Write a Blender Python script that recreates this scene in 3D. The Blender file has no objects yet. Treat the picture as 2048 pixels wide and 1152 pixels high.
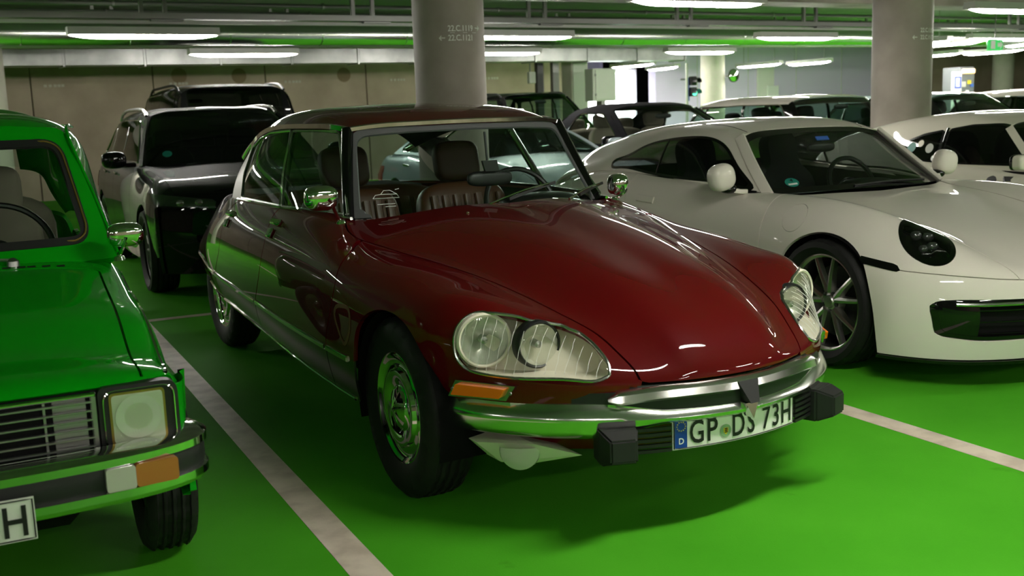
import bpy, bmesh, math, random
import numpy as np
random.seed(7)
sc = bpy.context.scene
COL = sc.collection
# ------------------------------------------------------------------ camera
CAM = (-2.30999, -3.50307, 1.37764); YAW, PITCH, ROLL, FPX = 0.5129432, 0.1612729, 0.0361359, 2140.28
_fw = np.array([math.sin(YAW), math.cos(YAW), 0]); _rt = np.array([math.cos(YAW), -math.sin(YAW), 0]); _up = np.array([0, 0, 1.])
_F = math.cos(PITCH) * _fw - math.sin(PITCH) * _up; _U = math.sin(PITCH) * _fw + math.cos(PITCH) * _up
_R = _rt * math.cos(ROLL) - _U * math.sin(ROLL); _T = _rt * math.sin(ROLL) + _U * math.cos(ROLL)
import mathutils
cd = bpy.data.cameras.new('camera'); co = bpy.data.objects.new('camera', cd); COL.objects.link(co)
co.matrix_world = mathutils.Matrix(((_R[0], _T[0], -_F[0], CAM[0]), (_R[1], _T[1], -_F[1], CAM[1]), (_R[2], _T[2], -_F[2], CAM[2]), (0, 0, 0, 1)))
cd.sensor_fit = 'HORIZONTAL'; cd.sensor_width = 36.0; cd.lens = FPX / 2048 * 36.0
cd.clip_start = 0.05; cd.clip_end = 200
cd.dof.use_dof = True; cd.dof.focus_distance = 4.4; cd.dof.aperture_fstop = 4.2
sc.camera = co
# ------------------------------------------------------------------ world and exposure (an underground hall: only its lamps light it)
w = bpy.data.worlds.new('world'); sc.world = w; w.use_nodes = True
w.node_tree.nodes['Background'].inputs[0].default_value = (0.02, 0.022, 0.02, 1)
w.node_tree.nodes['Background'].inputs[1].default_value = 0.05
sc.view_settings.view_transform = 'Standard'; sc.view_settings.look = 'None'; sc.view_settings.gamma = 1.0
sc.view_settings.use_curve_mapping = False
sc.view_settings.exposure = 0.0
LAMP = 125.0          # radiance of the tube lamps
# ------------------------------------------------------------------ numpy geometry core
def spl(P, t, q):
    """natural cubic spline through P (n,...) at knots t, sampled at q"""
    P = np.asarray(P, float); n = len(t); t = np.asarray(t, float); q = np.asarray(q, float)
    sh = P.shape[1:]; P2 = P.reshape(n, -1)
    if n < 3:
        a = ((q - t[0]) / (t[-1] - t[0]))[:, None]
        return (P2[0] * (1 - a) + P2[-1] * a).reshape((len(q),) + sh)
    h = np.diff(t); A = np.zeros((n, n)); B = np.zeros((n, P2.shape[1]))
    A[0, 0] = A[-1, -1] = 1
    for i in range(1, n - 1):
        A[i, i - 1] = h[i - 1]; A[i, i] = 2 * (h[i - 1] + h[i]); A[i, i + 1] = h[i]
        B[i] = 6 * ((P2[i + 1] - P2[i]) / h[i] - (P2[i] - P2[i - 1]) / h[i - 1])
    M = np.linalg.solve(A, B)
    k = np.clip(np.searchsorted(t, q, side='right') - 1, 0, n - 2)
    a = (t[k + 1] - q)[:, None]; b = (q - t[k])[:, None]; hk = h[k][:, None]
    r = M[k] * a ** 3 / (6 * hk) + M[k + 1] * b ** 3 / (6 * hk) + (P2[k] / hk - M[k] * hk / 6) * a + (P2[k + 1] / hk - M[k + 1] * hk / 6) * b
    return r.reshape((len(q),) + sh)

def chord(P):
    P = np.asarray(P, float)
    d = np.r_[0, np.cumsum(np.linalg.norm(np.diff(P, axis=0), axis=1))]
    return d

def curve(P, n=40, closed=False):
    """smooth 3-D / 2-D curve through points"""
    P = np.asarray(P, float)
    if closed:
        m = len(P); Q = np.concatenate([P[-3:], P, P[:3]]); d = chord(Q)
        q = np.linspace(d[3], d[3 + m], n, endpoint=False)
        return spl(Q, d, q)
    d = chord(P)
    return spl(P, d, np.linspace(0, d[-1], n))

class M:
    """polygon soup with vertex normals"""
    def __init__(s, V, F, N=None):
        s.V = np.asarray(V, float).reshape(-1, 3); s.F = [tuple(f) for f in F]
        s.N = s.vnorm() if N is None else np.asarray(N, float).reshape(-1, 3)
    def vnorm(s):
        N = np.zeros_like(s.V)
        for f in s.F:
            p = s.V[list(f)]; c = np.zeros(3)
            for i in range(len(f)):
                c += np.cross(p[i - 1], p[i])
            N[list(f)] += c
        l = np.linalg.norm(N, axis=1, keepdims=True); l[l == 0] = 1
        return N / l
    def copy(s): return M(s.V.copy(), list(s.F), s.N.copy())
    def move(s, d): return M(s.V + np.asarray(d, float), s.F, s.N)
    def offset(s, t): return M(s.V + s.N * t, s.F, s.N)
    def flip(s): return M(s.V, [f[::-1] for f in s.F], -s.N)
    def mirror(s):
        k = np.array([-1, 1, 1.]); return M(s.V * k, [f[::-1] for f in s.F], s.N * k)
    def xf(s, R, d=(0, 0, 0)):
        R = np.asarray(R, float); N = s.N @ R.T
        if np.linalg.det(R) < 0: return M(s.V @ R.T + d, [f[::-1] for f in s.F], N)
        return M(s.V @ R.T + d, s.F, N)

def join(*ms):
    V = []; N = []; F = []; o = 0
    for m in ms:
        V.append(m.V); N.append(m.N); F += [tuple(i + o for i in f) for f in m.F]; o += len(m.V)
    return M(np.concatenate(V), F, np.concatenate(N))

def grid(G, flip=False, closeu=False, closev=False):
    """mesh from an (a,b,3) grid of points"""
    a, b = G.shape[:2]; V = G.reshape(-1, 3)
    A = np.concatenate([G[-1:], G, G[:1]], 0) if closeu else G
    du = np.gradient(A, axis=0); du = du[1:-1] if closeu else du
    B = np.concatenate([G[:, -1:], G, G[:, :1]], 1) if closev else G
    dv = np.gradient(B, axis=1); dv = dv[:, 1:-1] if closev else dv
    N = np.cross(du, dv).reshape(-1, 3); l = np.linalg.norm(N, axis=1, keepdims=True); l[l < 1e-12] = 1; N = N / l
    F = []
    for i in range(a if closeu else a - 1):
        i2 = (i + 1) % a
        for j in range(b if closev else b - 1):
            j2 = (j + 1) % b
            F.append((i * b + j, i2 * b + j, i2 * b + j2, i * b + j2))
    m = M(V, F, N)
    return m.flip() if flip else m

def resample(net, ns, nk):
    net = np.asarray(net, float)
    ds = np.mean([chord(net[:, k]) for k in range(net.shape[1])], axis=0)
    dk = np.mean([chord(net[i]) for i in range(net.shape[0])], axis=0)
    A = spl(net, ds, np.linspace(0, ds[-1], ns))
    B = spl(np.swapaxes(A, 0, 1), dk, np.linspace(0, dk[-1], nk))
    return np.swapaxes(B, 0, 1)

def full(net):
    """half net (rails from x=0 outwards) -> full width, +x sill ... centre ... -x sill"""
    net = np.asarray(net, float); L = net[:, ::-1]; R = net[:, 1:] * np.array([-1, 1, 1.])
    return np.concatenate([L, R], 1)

def clip(m, fn, tag=None):
    """keep the part of m where fn(V) >= 0"""
    d = fn(m.V); d = np.where(np.abs(d) < 1e-7, 1e-7, d); ins = d > 0
    V = list(m.V); N = list(m.N); F = []; cache = {}
    def cut(i, j):
        k = (i, j) if i < j else (j, i)
        if k not in cache:
            t = d[k[0]] / (d[k[0]] - d[k[1]])
            V.append(m.V[k[0]] * (1 - t) + m.V[k[1]] * t); n = m.N[k[0]] * (1 - t) + m.N[k[1]] * t
            N.append(n / (np.linalg.norm(n) + 1e-12)); cache[k] = len(V) - 1
        return cache[k]
    insl = ins.tolist()
    for f in m.F:
        s = [insl[i] for i in f]
        if all(s): F.append(f); continue
        if not any(s): continue
        g = []
        for a in range(len(f)):
            i, j = f[a - 1], f[a]
            if insl[i] != insl[j]: g.append(cut(i, j))
            if insl[j]: g.append(j)
        if len(g) >= 3: F.append(tuple(g))
    V = np.array(V); N = np.array(N)
    used = sorted({i for f in F for i in f}); re = {o: n for n, o in enumerate(used)}
    if not used: return M(np.zeros((0, 3)), [], np.zeros((0, 3)))
    return M(V[used], [tuple(re[i] for i in f) for f in F], N[used])

def sdf(poly):
    """signed distance to a closed 2-D polygon, positive inside"""
    A = np.asarray(poly, float); B = np.roll(A, -1, 0)
    def fn(p):
        p = np.asarray(p, float); best = np.full(len(p), 1e9); odd = np.zeros(len(p), bool)
        for a, b in zip(A, B):
            e = b - a; w = p - a; L = e @ e
            if L < 1e-14: continue
            t = np.clip((w @ e) / L, 0, 1); q = w - t[:, None] * e
            best = np.minimum(best, np.einsum('ij,ij->i', q, q))
            c = (a[1] <= p[:, 1]) != (b[1] <= p[:, 1])
            if e[1] != 0:
                xi = a[0] + (p[:, 1] - a[1]) / e[1] * e[0]; odd ^= c & (p[:, 0] < xi)
        return np.where(odd, 1, -1) * np.sqrt(best)
    return fn

def rpoly(pts, r, n=5):
    """polygon with rounded corners (2-D)"""
    P = np.asarray(pts, float); out = []; m = len(P)
    rr = r if hasattr(r, '__len__') else [r] * m
    for i in range(m):
        a, b, c = P[i - 1], P[i], P[(i + 1) % m]; k = rr[i]
        u = a - b; v = c - b; lu = np.linalg.norm(u); lv = np.linalg.norm(v)
        k = min(k, lu * .49, lv * .49)
        if k < 1e-6: out.append(b); continue
        p0 = b + u / lu * k; p2 = b + v / lv * k
        for t in np.linspace(0, 1, n): out.append((1 - t) ** 2 * p0 + 2 * t * (1 - t) * b + t * t * p2)
    return np.array(out)

def cutpoly(m, poly, ax=(1, 2), keep=True, grow=0.0, side=None):
    s = sdf(poly)
    def fn(V):
        d = s(V[:, list(ax)]) + grow
        if side is not None:       # only on one side of the car
            far = V[:, 0] * side < 0.02
            d = np.where(far, -1.0, d)
        return d if keep else -d
    return clip(m, fn)

def boundary_edges(m):
    c = {}
    for f in m.F:
        for i in range(len(f)):
            a, b = f[i - 1], f[i]; c[(a, b)] = 1
    return [(a, b) for (a, b) in c if (b, a) not in c]

def sweep(path, prof, up=(0, 0, 1), closed=False, cap=True, scale=None, twist=None):
    """sweep a closed 2-D profile (x=sideways, y=up) along a 3-D path"""
    P = np.asarray(path, float); n = len(P); prof = np.asarray(prof, float)
    T = np.gradient(P, axis=0)
    if closed: T = np.roll(P, -1, 0) - np.roll(P, 1, 0)
    T /= np.linalg.norm(T, axis=1, keepdims=True) + 1e-12
    up = np.asarray(up, float); up = np.broadcast_to(up, (n, 3))
    S = np.cross(T, up); S /= np.linalg.norm(S, axis=1, keepdims=True) + 1e-12
    U = np.cross(S, T)
    sc = np.ones(n) if scale is None else np.asarray(scale, float)
    G = P[:, None] + sc[:, None, None] * (S[:, None] * prof[None, :, :1] + U[:, None] * prof[None, :, 1:])
    m = grid(G, closeu=closed, closev=True)
    F = list(m.F)
    if cap and not closed:
        k = len(prof); F.append(tuple(range(k))[::-1]); F.append(tuple(range((n - 1) * k, n * k)))
    mm = M(m.V, F, m.N)
    area = 0.5 * sum(prof[i - 1][0] * prof[i][1] - prof[i][0] * prof[i - 1][1] for i in range(len(prof)))
    return mm if area > 0 else mm.flip()

def ring(r, n=8, ry=None):
    a = np.linspace(0, 2 * np.pi, n, endpoint=False)
    return np.c_[r * np.cos(a), (ry or r) * np.sin(a)]

def tube(path, r, n=8, closed=False, up=(0, 0, 1), scale=None, ry=None):
    P = np.asarray(path, float); t = P[-1] - P[0]
    if abs(np.dot(t / (np.linalg.norm(t) + 1e-9), up)) > .95: up = (0, 1, 0.01)
    return sweep(P, ring(r, n, ry), up, closed, True, scale)

def lathe(prof, n=48, axis='x', closed=False):
    """revolve (radius, along) pairs"""
    p = np.asarray(prof, float); a = np.linspace(0, 2 * np.pi, n, endpoint=False)
    R = p[:, 0][None, :]; H = np.broadcast_to(p[:, 1][None, :], (n, len(p)))
    c, s = np.cos(a)[:, None] * R, np.sin(a)[:, None] * R
    G = {'x': np.stack([H, c, s], -1), 'y': np.stack([s, H, c], -1), 'z': np.stack([c, s, H], -1)}[axis]
    return grid(G, closeu=True, closev=closed)

def box(c, s, bev=0.0, R=None):
    c = np.asarray(c, float); h = np.asarray(s, float) / 2; b = min(bev, h.min() * .9)
    if b <= 0:
        V = np.array([[x, y, z] for x in (-1, 1) for y in (-1, 1) for z in (-1, 1)]) * h
        F = [(0, 1, 3, 2), (4, 6, 7, 5), (0, 4, 5, 1), (2, 3, 7, 6), (0, 2, 6, 4), (1, 5, 7, 3)]
    else:
        V = []; ix = {}
        for x in (-1, 1):
            for y in (-1, 1):
                for z in (-1, 1):
                    for k in range(3):
                        v = np.array([x, y, z]) * (h - b); v[k] += (x, y, z)[k] * b; ix[(x, y, z, k)] = len(V); V.append(v)
        V = np.array(V); F = []
        for k in range(3):
            i, j = [(1, 2), (2, 0), (0, 1)][k]
            for s_ in (-1, 1):
                q = []
                for a, b2 in ((-1, -1), (1, -1), (1, 1), (-1, 1)):
                    t = [0, 0, 0]; t[k] = s_; t[i] = a; t[j] = b2; q.append(ix[(*t, k)])
                F.append(tuple(q) if s_ > 0 else tuple(q[::-1]))
            for a in (-1, 1):
                for b2 in (-1, 1):
                    t0 = [0, 0, 0]; t0[i] = a; t0[j] = b2; t1 = list(t0); t0[k] = -1; t1[k] = 1
                    q = (ix[(*t0, i)], ix[(*t1, i)], ix[(*t1, j)], ix[(*t0, j)])
                    F.append(q)
        for x in (-1, 1):
            for y in (-1, 1):
                for z in (-1, 1):
                    F.append(tuple(ix[(x, y, z, k)] for k in range(3)))
        G = []
        for f in F:
            p = V[list(f)]; n = np.cross(p[1] - p[0], p[2] - p[0])
            G.append(f if n @ p.mean(0) > 0 else f[::-1])
        F = G
    if R is not None: V = V @ np.asarray(R, float).T
    return M(V + c, F)

def prism(poly, h0, h1, axis=1):
    """extrude a 2-D polygon; axis = the extrusion axis; poly gives the other two in xyz order"""
    p = np.asarray(poly, float); n = len(p); V = []
    for h in (h0, h1):
        for a, b in p:
            v = [a, b]; v.insert(axis, h); V.append(v)
    F = [tuple(range(n)), tuple(range(2 * n - 1, n - 1, -1))] + [(i, i + n, (i + 1) % n + n, (i + 1) % n) for i in range(n)]
    V = np.array(V, float); F = [tuple(f) for f in F]
    area = 0.5 * sum(p[i - 1][0] * p[i][1] - p[i][0] * p[i - 1][1] for i in range(n))
    sgn = area * (-1 if axis == 1 else 1) * (1 if h1 > h0 else -1)
    if sgn > 0: F = [f[::-1] for f in F]
    return M(V, F)

def rot(ax, deg):
    a = math.radians(deg); c, s = math.cos(a), math.sin(a)
    return {'x': np.array([[1, 0, 0], [0, c, -s], [0, s, c]]), 'y': np.array([[c, 0, s], [0, 1, 0], [-s, 0, c]]), 'z': np.array([[c, -s, 0], [s, c, 0], [0, 0, 1.]])}[ax]

def blob(c, r, n=2.6, nu=24, nv=14, R=None):
    """rounded super-ellipsoid"""
    u = np.linspace(0, 2 * np.pi, nu, endpoint=False); v = np.linspace(-np.pi / 2, np.pi / 2, nv)
    f = lambda a: np.sign(a) * np.abs(a) ** (2 / n)
    G = np.stack([f(np.cos(v))[None] * f(np.cos(u))[:, None] * r[0], f(np.cos(v))[None] * f(np.sin(u))[:, None] * r[1], np.broadcast_to(f(np.sin(v))[None] * r[2], (nu, nv))], -1)
    m = grid(G, closeu=True); m = M(m.V, m.F)
    if R is not None: m = m.xf(R)
    return m.move(c)
# ------------------------------------------------------------------ objects and materials
MATS = {}
def nmat(name):
    m = bpy.data.materials.new(name); m.use_nodes = True; MATS[name] = m
    nt = m.node_tree; return m, nt, nt.nodes['Principled BSDF']
def setp(b, **k):
    al = dict(color='Base Color', rough='Roughness', metal='Metallic', coat='Coat Weight', coatr='Coat Roughness', ior='IOR', spec='Specular IOR Level', alpha='Alpha', trans='Transmission Weight', emit='Emission Color', emits='Emission Strength', sheen='Sheen Weight')
    for a, v in k.items():
        b.inputs[al[a]].default_value = (*v, 1) if isinstance(v, tuple) else v
def pm(name, color, rough=.5, metal=0., **k):
    m, nt, b = nmat(name); setp(b, color=color, rough=rough, metal=metal, **k); return m
def node(nt, t, **k):
    n = nt.nodes.new(t)
    for a, v in k.items():
        if hasattr(n, a): setattr(n, a, v)
        else: n.inputs[a.replace('_', ' ')].default_value = v
    return n
def noise_bump(m, scale=200., strength=.1, dist=.001, detail=2.):
    nt = m.node_tree; b = nt.nodes['Principled BSDF']
    tc = node(nt, 'ShaderNodeTexCoord'); n = node(nt, 'ShaderNodeTexNoise'); n.inputs['Scale'].default_value = scale; n.inputs['Detail'].default_value = detail
    bp = node(nt, 'ShaderNodeBump'); bp.inputs['Strength'].default_value = strength; bp.inputs['Distance'].default_value = dist
    nt.links.new(tc.outputs['Object'], n.inputs['Vector']); nt.links.new(n.outputs['Fac'], bp.inputs['Height']); nt.links.new(bp.outputs['Normal'], b.inputs['Normal'])
def mottle(m, c0, c1, scale=3., lo=.35, hi=.65, detail=6., inp='Base Color'):
    nt = m.node_tree; b = nt.nodes['Principled BSDF']
    tc = node(nt, 'ShaderNodeTexCoord'); n = node(nt, 'ShaderNodeTexNoise'); n.inputs['Scale'].default_value = scale; n.inputs['Detail'].default_value = detail
    r = node(nt, 'ShaderNodeValToRGB'); r.color_ramp.elements[0].position = lo; r.color_ramp.elements[1].position = hi
    r.color_ramp.elements[0].color = (*c0, 1); r.color_ramp.elements[1].color = (*c1, 1)
    nt.links.new(tc.outputs['Object'], n.inputs['Vector']); nt.links.new(n.outputs['Fac'], r.inputs['Fac']); nt.links.new(r.outputs['Color'], b.inputs[inp])
def glass(name, tint=(.8, .9, .85), refl=1.0, rough=0.0):
    m = bpy.data.materials.new(name); m.use_nodes = True; MATS[name] = m; nt = m.node_tree
    for n in list(nt.nodes):
        if n.type != 'OUTPUT_MATERIAL': nt.nodes.remove(n)
    out = [n for n in nt.nodes if n.type == 'OUTPUT_MATERIAL'][0]
    t = node(nt, 'ShaderNodeBsdfTransparent'); t.inputs[0].default_value = (*tint, 1)
    g = node(nt, 'ShaderNodeBsdfGlossy'); g.inputs['Roughness'].default_value = rough
    lw = node(nt, 'ShaderNodeLayerWeight'); lw.inputs['Blend'].default_value = .5      # Schlick reflectance, the same from both sides of the pane
    fr = node(nt, 'ShaderNodeMath', operation='POWER'); fr.inputs[1].default_value = 5.; nt.links.new(lw.outputs['Facing'], fr.inputs[0])
    mu = node(nt, 'ShaderNodeMath', operation='MULTIPLY_ADD'); mu.inputs[1].default_value = .92 * refl; mu.inputs[2].default_value = .06 * refl
    mx = node(nt, 'ShaderNodeMixShader')
    nt.links.new(fr.outputs[0], mu.inputs[0]); nt.links.new(mu.outputs[0], mx.inputs[0]); nt.links.new(t.outputs[0], mx.inputs[1]); nt.links.new(g.outputs[0], mx.inputs[2]); nt.links.new(mx.outputs[0], out.inputs[0])
    return m
def emit(name, color, s):
    m, nt, b = nmat(name); setp(b, color=(0.8, 0.8, 0.8), emit=color, emits=s, rough=.4); return m
def paint(name, color, rough=.5, coat=1.0, spec=.04, metal=0.):
    m = pm(name, color, rough, metal, coat=coat, coatr=.015, spec=spec); return m

def add(name, m, mat, parent=None, smooth=True, custom=False, flange=0.0, sharp=38, bevel=0.0):
    """one mesh object from an M (flange: turns the open edges inwards so that a panel has thickness)"""
    V = m.V; F = list(m.F); ln = None
    if flange:
        be = boundary_edges(m); ids = sorted({i for e in be for i in e}); off = {v: len(V) + k for k, v in enumerate(ids)}
        nF = len(F)
        V = np.concatenate([V, V[ids] - m.N[ids] * flange]) if ids else V
        fl = [(b, a, off[a], off[b]) for a, b in be]
        if custom:
            ln = [m.N[i] for f in F for i in f]
            for q in fl:
                p = V[list(q)]; n = np.cross(p[2] - p[0], p[3] - p[1]); n = n / (np.linalg.norm(n) + 1e-12); ln += [n] * 4
        F = F + fl
    elif custom:
        ln = [m.N[i] for f in F for i in f]
    me = bpy.data.meshes.new(name); me.from_pydata(V.tolist(), [], F); me.update()
    if smooth:
        me.polygons.foreach_set('use_smooth', [True] * len(me.polygons))
        if ln is not None: me.normals_split_custom_set([tuple(x) for x in ln])
        elif sharp: me.set_sharp_from_angle(angle=math.radians(sharp))
    me.materials.append(MATS[mat] if isinstance(mat, str) else mat)
    o = bpy.data.objects.new(name, me); COL.objects.link(o)
    if parent is not None: o.parent = parent
    return o
def tag(o, label=None, cat=None, group=None, kind=None):
    if label: o['label'] = label
    if cat: o['category'] = cat
    if group: o['group'] = group
    if kind: o['kind'] = kind
    return o
def thing(name, label, cat, loc=(0, 0, 0), rz=0., group=None):
    o = bpy.data.objects.new(name, None); COL.objects.link(o); o.empty_display_size = .2
    o.location = loc; o.rotation_euler = (0, 0, math.radians(rz)); return tag(o, label, cat, group)
def struct(name, m, mat, parent=None, **k):
    o = add(name, m, mat, parent, **k)
    if parent is None: o['kind'] = 'structure'
    return o
def copy_tree(o, parent=None):
    c = o.copy(); COL.objects.link(c)
    if parent is not None: c.parent = parent
    for ch in list(o.children): copy_tree(ch, c)
    return c
def textmesh(s, size=1.0, width=1.0, bold=0.0):
    """flat lettering in the xz plane (facing -y), centred, letter height = size"""
    cu = bpy.data.curves.new('lettering', 'FONT'); cu.body = s; cu.align_x = 'CENTER'; cu.resolution_u = 3; cu.offset = bold
    ob = bpy.data.objects.new('lettering', cu); COL.objects.link(ob)
    dg = bpy.context.evaluated_depsgraph_get(); me = ob.evaluated_get(dg).to_mesh()
    V = np.array([v.co[:] for v in me.vertices]).reshape(-1, 3); F = [tuple(p.vertices) for p in me.polygons]
    ob.evaluated_get(dg).to_mesh_clear(); bpy.data.objects.remove(ob); bpy.data.curves.remove(cu)
    h = .7  # cap height of the built-in font
    W = np.stack([V[:, 0] * size / h * width, np.zeros(len(V)), V[:, 1] * size / h], -1)
    mm = M(W, F, np.tile([0, -1., 0], (len(W), 1)))
    p = W[list(F[0])]; n = np.cross(p[1] - p[0], p[2] - p[0])
    return mm if n[1] < 0 else M(W, [f[::-1] for f in F], mm.N)

paint('maroon_paint', (.082, .0008, .0020)); paint('green_paint', (.0012, .29, .004), rough=.5)
paint('black_paint', (.0022, .0022, .0026), coat=.7); paint('white_paint', (.80, .745, .67)); paint('ivory_paint', (.72, .68, .58))
paint('silver_paint', (.42, .50, .53), rough=.35, metal=.35); paint('grey_paint', (.16, .17, .18)); paint('dark_paint', (.010, .011, .013))
paint('gloss_black', (.004, .004, .004), rough=.2); pm('chrome', (.86, .86, .84), .06, 1.); pm('bumper_chrome', (.88, .87, .84), .19, 1.); pm('alloy', (.62, .61, .58), .3, 1.); pm('brushed_steel', (.55, .55, .53), .22, 1.)
pm('sill_steel', (.20, .20, .19), .20, 1.); pm('dull_steel', (.42, .42, .41), .35, 1.); pm('dark_metal', (.06, .06, .06), .4, .6)  # sill_steel: stainless, with the dark surroundings it mirrors put into its colour
pm('rubber', (.010, .010, .010), .55); pm('tyre_rubber', (.011, .011, .0105), .62, spec=.35); pm('black_plastic', (.009, .009, .009), .42); pm('soft_black', (.006, .006, .006), .8, spec=.15)
pm('grey_rubber', (.12, .12, .125), .5); pm('underside', (.005, .005, .005), .9, spec=.08)
pm('brown_leather', (.075, .027, .010), .42); pm('dark_leather', (.040, .016, .007), .5, spec=.3); pm('black_seat', (.010, .010, .011), .6); pm('beige_cloth', (.20, .17, .13), .9)
pm('cream', (.80, .74, .62), .5); pm('reflector', (.80, .79, .74), .22, .6); pm('amber', (1.0, .20, .008), .25, coat=1., coatr=.05, emit=(.75, .1, 0.), emits=0.0)
pm('amber_old', (.42, .15, .03), .35, coat=.6, coatr=.1); pm('lens_white', (.5, .5, .42), .25, coat=.8, coatr=.05)
pm('plate_white', (.80, .81, .74), .4); pm('ink', (.006, .006, .006), .5); pm('plate_blue', (.008, .05, .33), .4); pm('yellow_ink', (.8, .6, .02), .5); pm('white_ink', (.82, .82, .80), .5)
pm('seal_green', (.25, .42, .22), .5); pm('gold_trim', (.45, .30, .08), .3, .8); pm('rust', (.16, .075, .035), .8); pm('red_lens', (.35, .01, .01), .2, coat=1.)
pm('sticker_green', (.01, .20, .15), .5); pm('sticker_blue', (.04, .12, .45), .5); pm('fabric_black', (.009, .009, .011), .95, spec=.08)
glass('glass_clear', (.86, .93, .90)); glass('glass_tint', (.50, .62, .56)); glass('glass_dark', (.16, .18, .18)); glass('glass_black', (.045, .05, .05)); glass('lens_glass', (.95, .97, .94), .9)
glass('glass_side', (.62, .75, .68))
def ribbed_glass():
    m = glass('ribbed_glass', (.93, .95, .92), 1.0, .05); nt = m.node_tree
    tc = node(nt, 'ShaderNodeTexCoord'); wv = node(nt, 'ShaderNodeTexWave'); wv.inputs['Scale'].default_value = 45.; wv.inputs['Distortion'].default_value = 1.0; wv.inputs['Detail'].default_value = 0.
    bp = node(nt, 'ShaderNodeBump'); bp.inputs['Strength'].default_value = .5; bp.inputs['Distance'].default_value = .003
    nt.links.new(tc.outputs['Object'], wv.inputs['Vector']); nt.links.new(wv.outputs['Fac'], bp.inputs['Height'])
    for n in nt.nodes:
        if n.type in ('BSDF_GLOSSY', 'LAYER_WEIGHT'): nt.links.new(bp.outputs['Normal'], n.inputs['Normal'])
ribbed_glass()
# ------------------------------------------------------------------ maroon saloon: body control nets (metres; x = car's left, y = rearwards, z = up)
DS_R = [  # rails from the centre line outwards; each: stations front -> rear
 [(0,-.885,.455),(0,-.905,.515),(0,-.862,.60),(0,-.78,.675),(0,-.64,.745),(0,-.38,.825),(0,-.08,.895),(0,.25,.952),(0,.50,.985),(0,.80,1.005),(0,1.2,1.0),(0,1.55,1.0),(0,1.95,1.0),(0,2.35,1.02),(0,2.8,1.03),(0,3.2,.98),(0,3.6,.85),(0,3.85,.68),(0,3.95,.45)],
 [(.18,-.868,.455),(.18,-.885,.52),(.19,-.838,.603),(.20,-.752,.676),(.22,-.617,.742),(.255,-.35,.820),(.285,-.06,.884),(.32,.26,.937),(.35,.495,.970),(.36,.80,.993),(.38,1.2,1.0),(.38,1.55,1.0),(.38,1.95,1.0),(.37,2.35,1.01),(.34,2.8,1.02),(.31,3.2,.97),(.28,3.6,.84),(.26,3.84,.67),(.25,3.94,.45)],
 [(.345,-.81,.455),(.345,-.822,.525),(.363,-.75,.595),(.388,-.66,.652),(.425,-.535,.697),(.49,-.28,.765),(.555,0,.815),(.633,.297,.853),(.688,.486,.882),(.655,.82,.952),(.66,1.2,.985),(.68,1.55,.985),(.68,1.95,.985),(.65,2.35,.985),(.56,2.8,.985),(.48,3.2,.94),(.42,3.6,.82),(.38,3.83,.65),(.36,3.92,.45)],
 [(.52,-.72,.45),(.52,-.735,.52),(.53,-.685,.60),(.545,-.605,.668),(.565,-.49,.728),(.61,-.25,.788),(.65,0,.826),(.70,.28,.853),(.735,.48,.875),(.690,.82,.955),(.725,1.2,.977),(.745,1.55,.977),(.745,1.95,.977),(.725,2.35,.972),(.655,2.8,.962),(.575,3.2,.91),(.50,3.6,.79),(.45,3.82,.63),(.43,3.90,.45)],
 [(.66,-.595,.445),(.66,-.605,.52),(.665,-.572,.60),(.675,-.522,.68),(.69,-.43,.752),(.715,-.22,.795),(.735,0,.822),(.765,.27,.842),(.79,.47,.858),(.775,.80,.925),(.79,1.2,.945),(.795,1.55,.945),(.79,1.95,.942),(.77,2.35,.93),(.705,2.8,.905),(.63,3.2,.85),(.55,3.6,.74),(.49,3.81,.60),(.47,3.88,.44)],
 [(.755,-.45,.445),(.76,-.455,.52),(.77,-.44,.60),(.785,-.40,.675),(.795,-.33,.725),(.812,-.17,.755),(.827,.03,.775),(.85,.28,.79),(.865,.46,.80),(.862,.80,.83),(.867,1.2,.84),(.866,1.55,.84),(.856,1.95,.83),(.832,2.35,.82),(.775,2.8,.79),(.70,3.2,.73),(.61,3.6,.65),(.53,3.80,.55),(.50,3.86,.43)],
 [(.81,-.34,.445),(.82,-.34,.51),(.832,-.33,.58),(.843,-.30,.63),(.852,-.24,.66),(.866,-.10,.68),(.878,.06,.69),(.89,.28,.70),(.896,.46,.70),(.897,.80,.69),(.897,1.2,.69),(.892,1.55,.69),(.878,1.95,.685),(.852,2.35,.68),(.803,2.8,.66),(.735,3.2,.63),(.645,3.6,.58),(.55,3.79,.50),(.52,3.85,.42)],
 [(.835,-.24,.44),(.845,-.235,.48),(.855,-.22,.52),(.863,-.19,.55),(.870,-.14,.57),(.88,-.03,.575),(.886,.09,.57),(.893,.28,.56),(.897,.46,.55),(.897,.80,.54),(.895,1.2,.545),(.888,1.55,.55),(.874,1.95,.56),(.848,2.35,.56),(.80,2.8,.56),(.73,3.2,.545),(.64,3.6,.51),(.55,3.78,.46),(.52,3.84,.41)],
 [(.84,-.16,.43),(.85,-.15,.44),(.858,-.135,.45),(.864,-.11,.455),(.870,-.08,.46),(.876,0,.46),(.88,.10,.455),(.885,.28,.445),(.888,.46,.445),(.888,.80,.45),(.885,1.2,.465),(.876,1.55,.48),(.862,1.95,.495),(.838,2.35,.50),(.79,2.8,.50),(.72,3.2,.49),(.63,3.6,.47),(.545,3.77,.43),(.515,3.83,.40)],
 [(.80,-.16,.29),(.81,-.15,.29),(.82,-.135,.29),(.83,-.11,.29),(.835,-.08,.29),(.84,0,.29),(.845,.10,.29),(.85,.28,.29),(.853,.46,.295),(.853,.80,.31),(.848,1.2,.335),(.838,1.55,.36),(.82,1.95,.38),(.795,2.35,.39),(.75,2.8,.39),(.68,3.2,.38),(.60,3.6,.38),(.53,3.75,.38),(.50,3.81,.38)],
]
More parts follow.
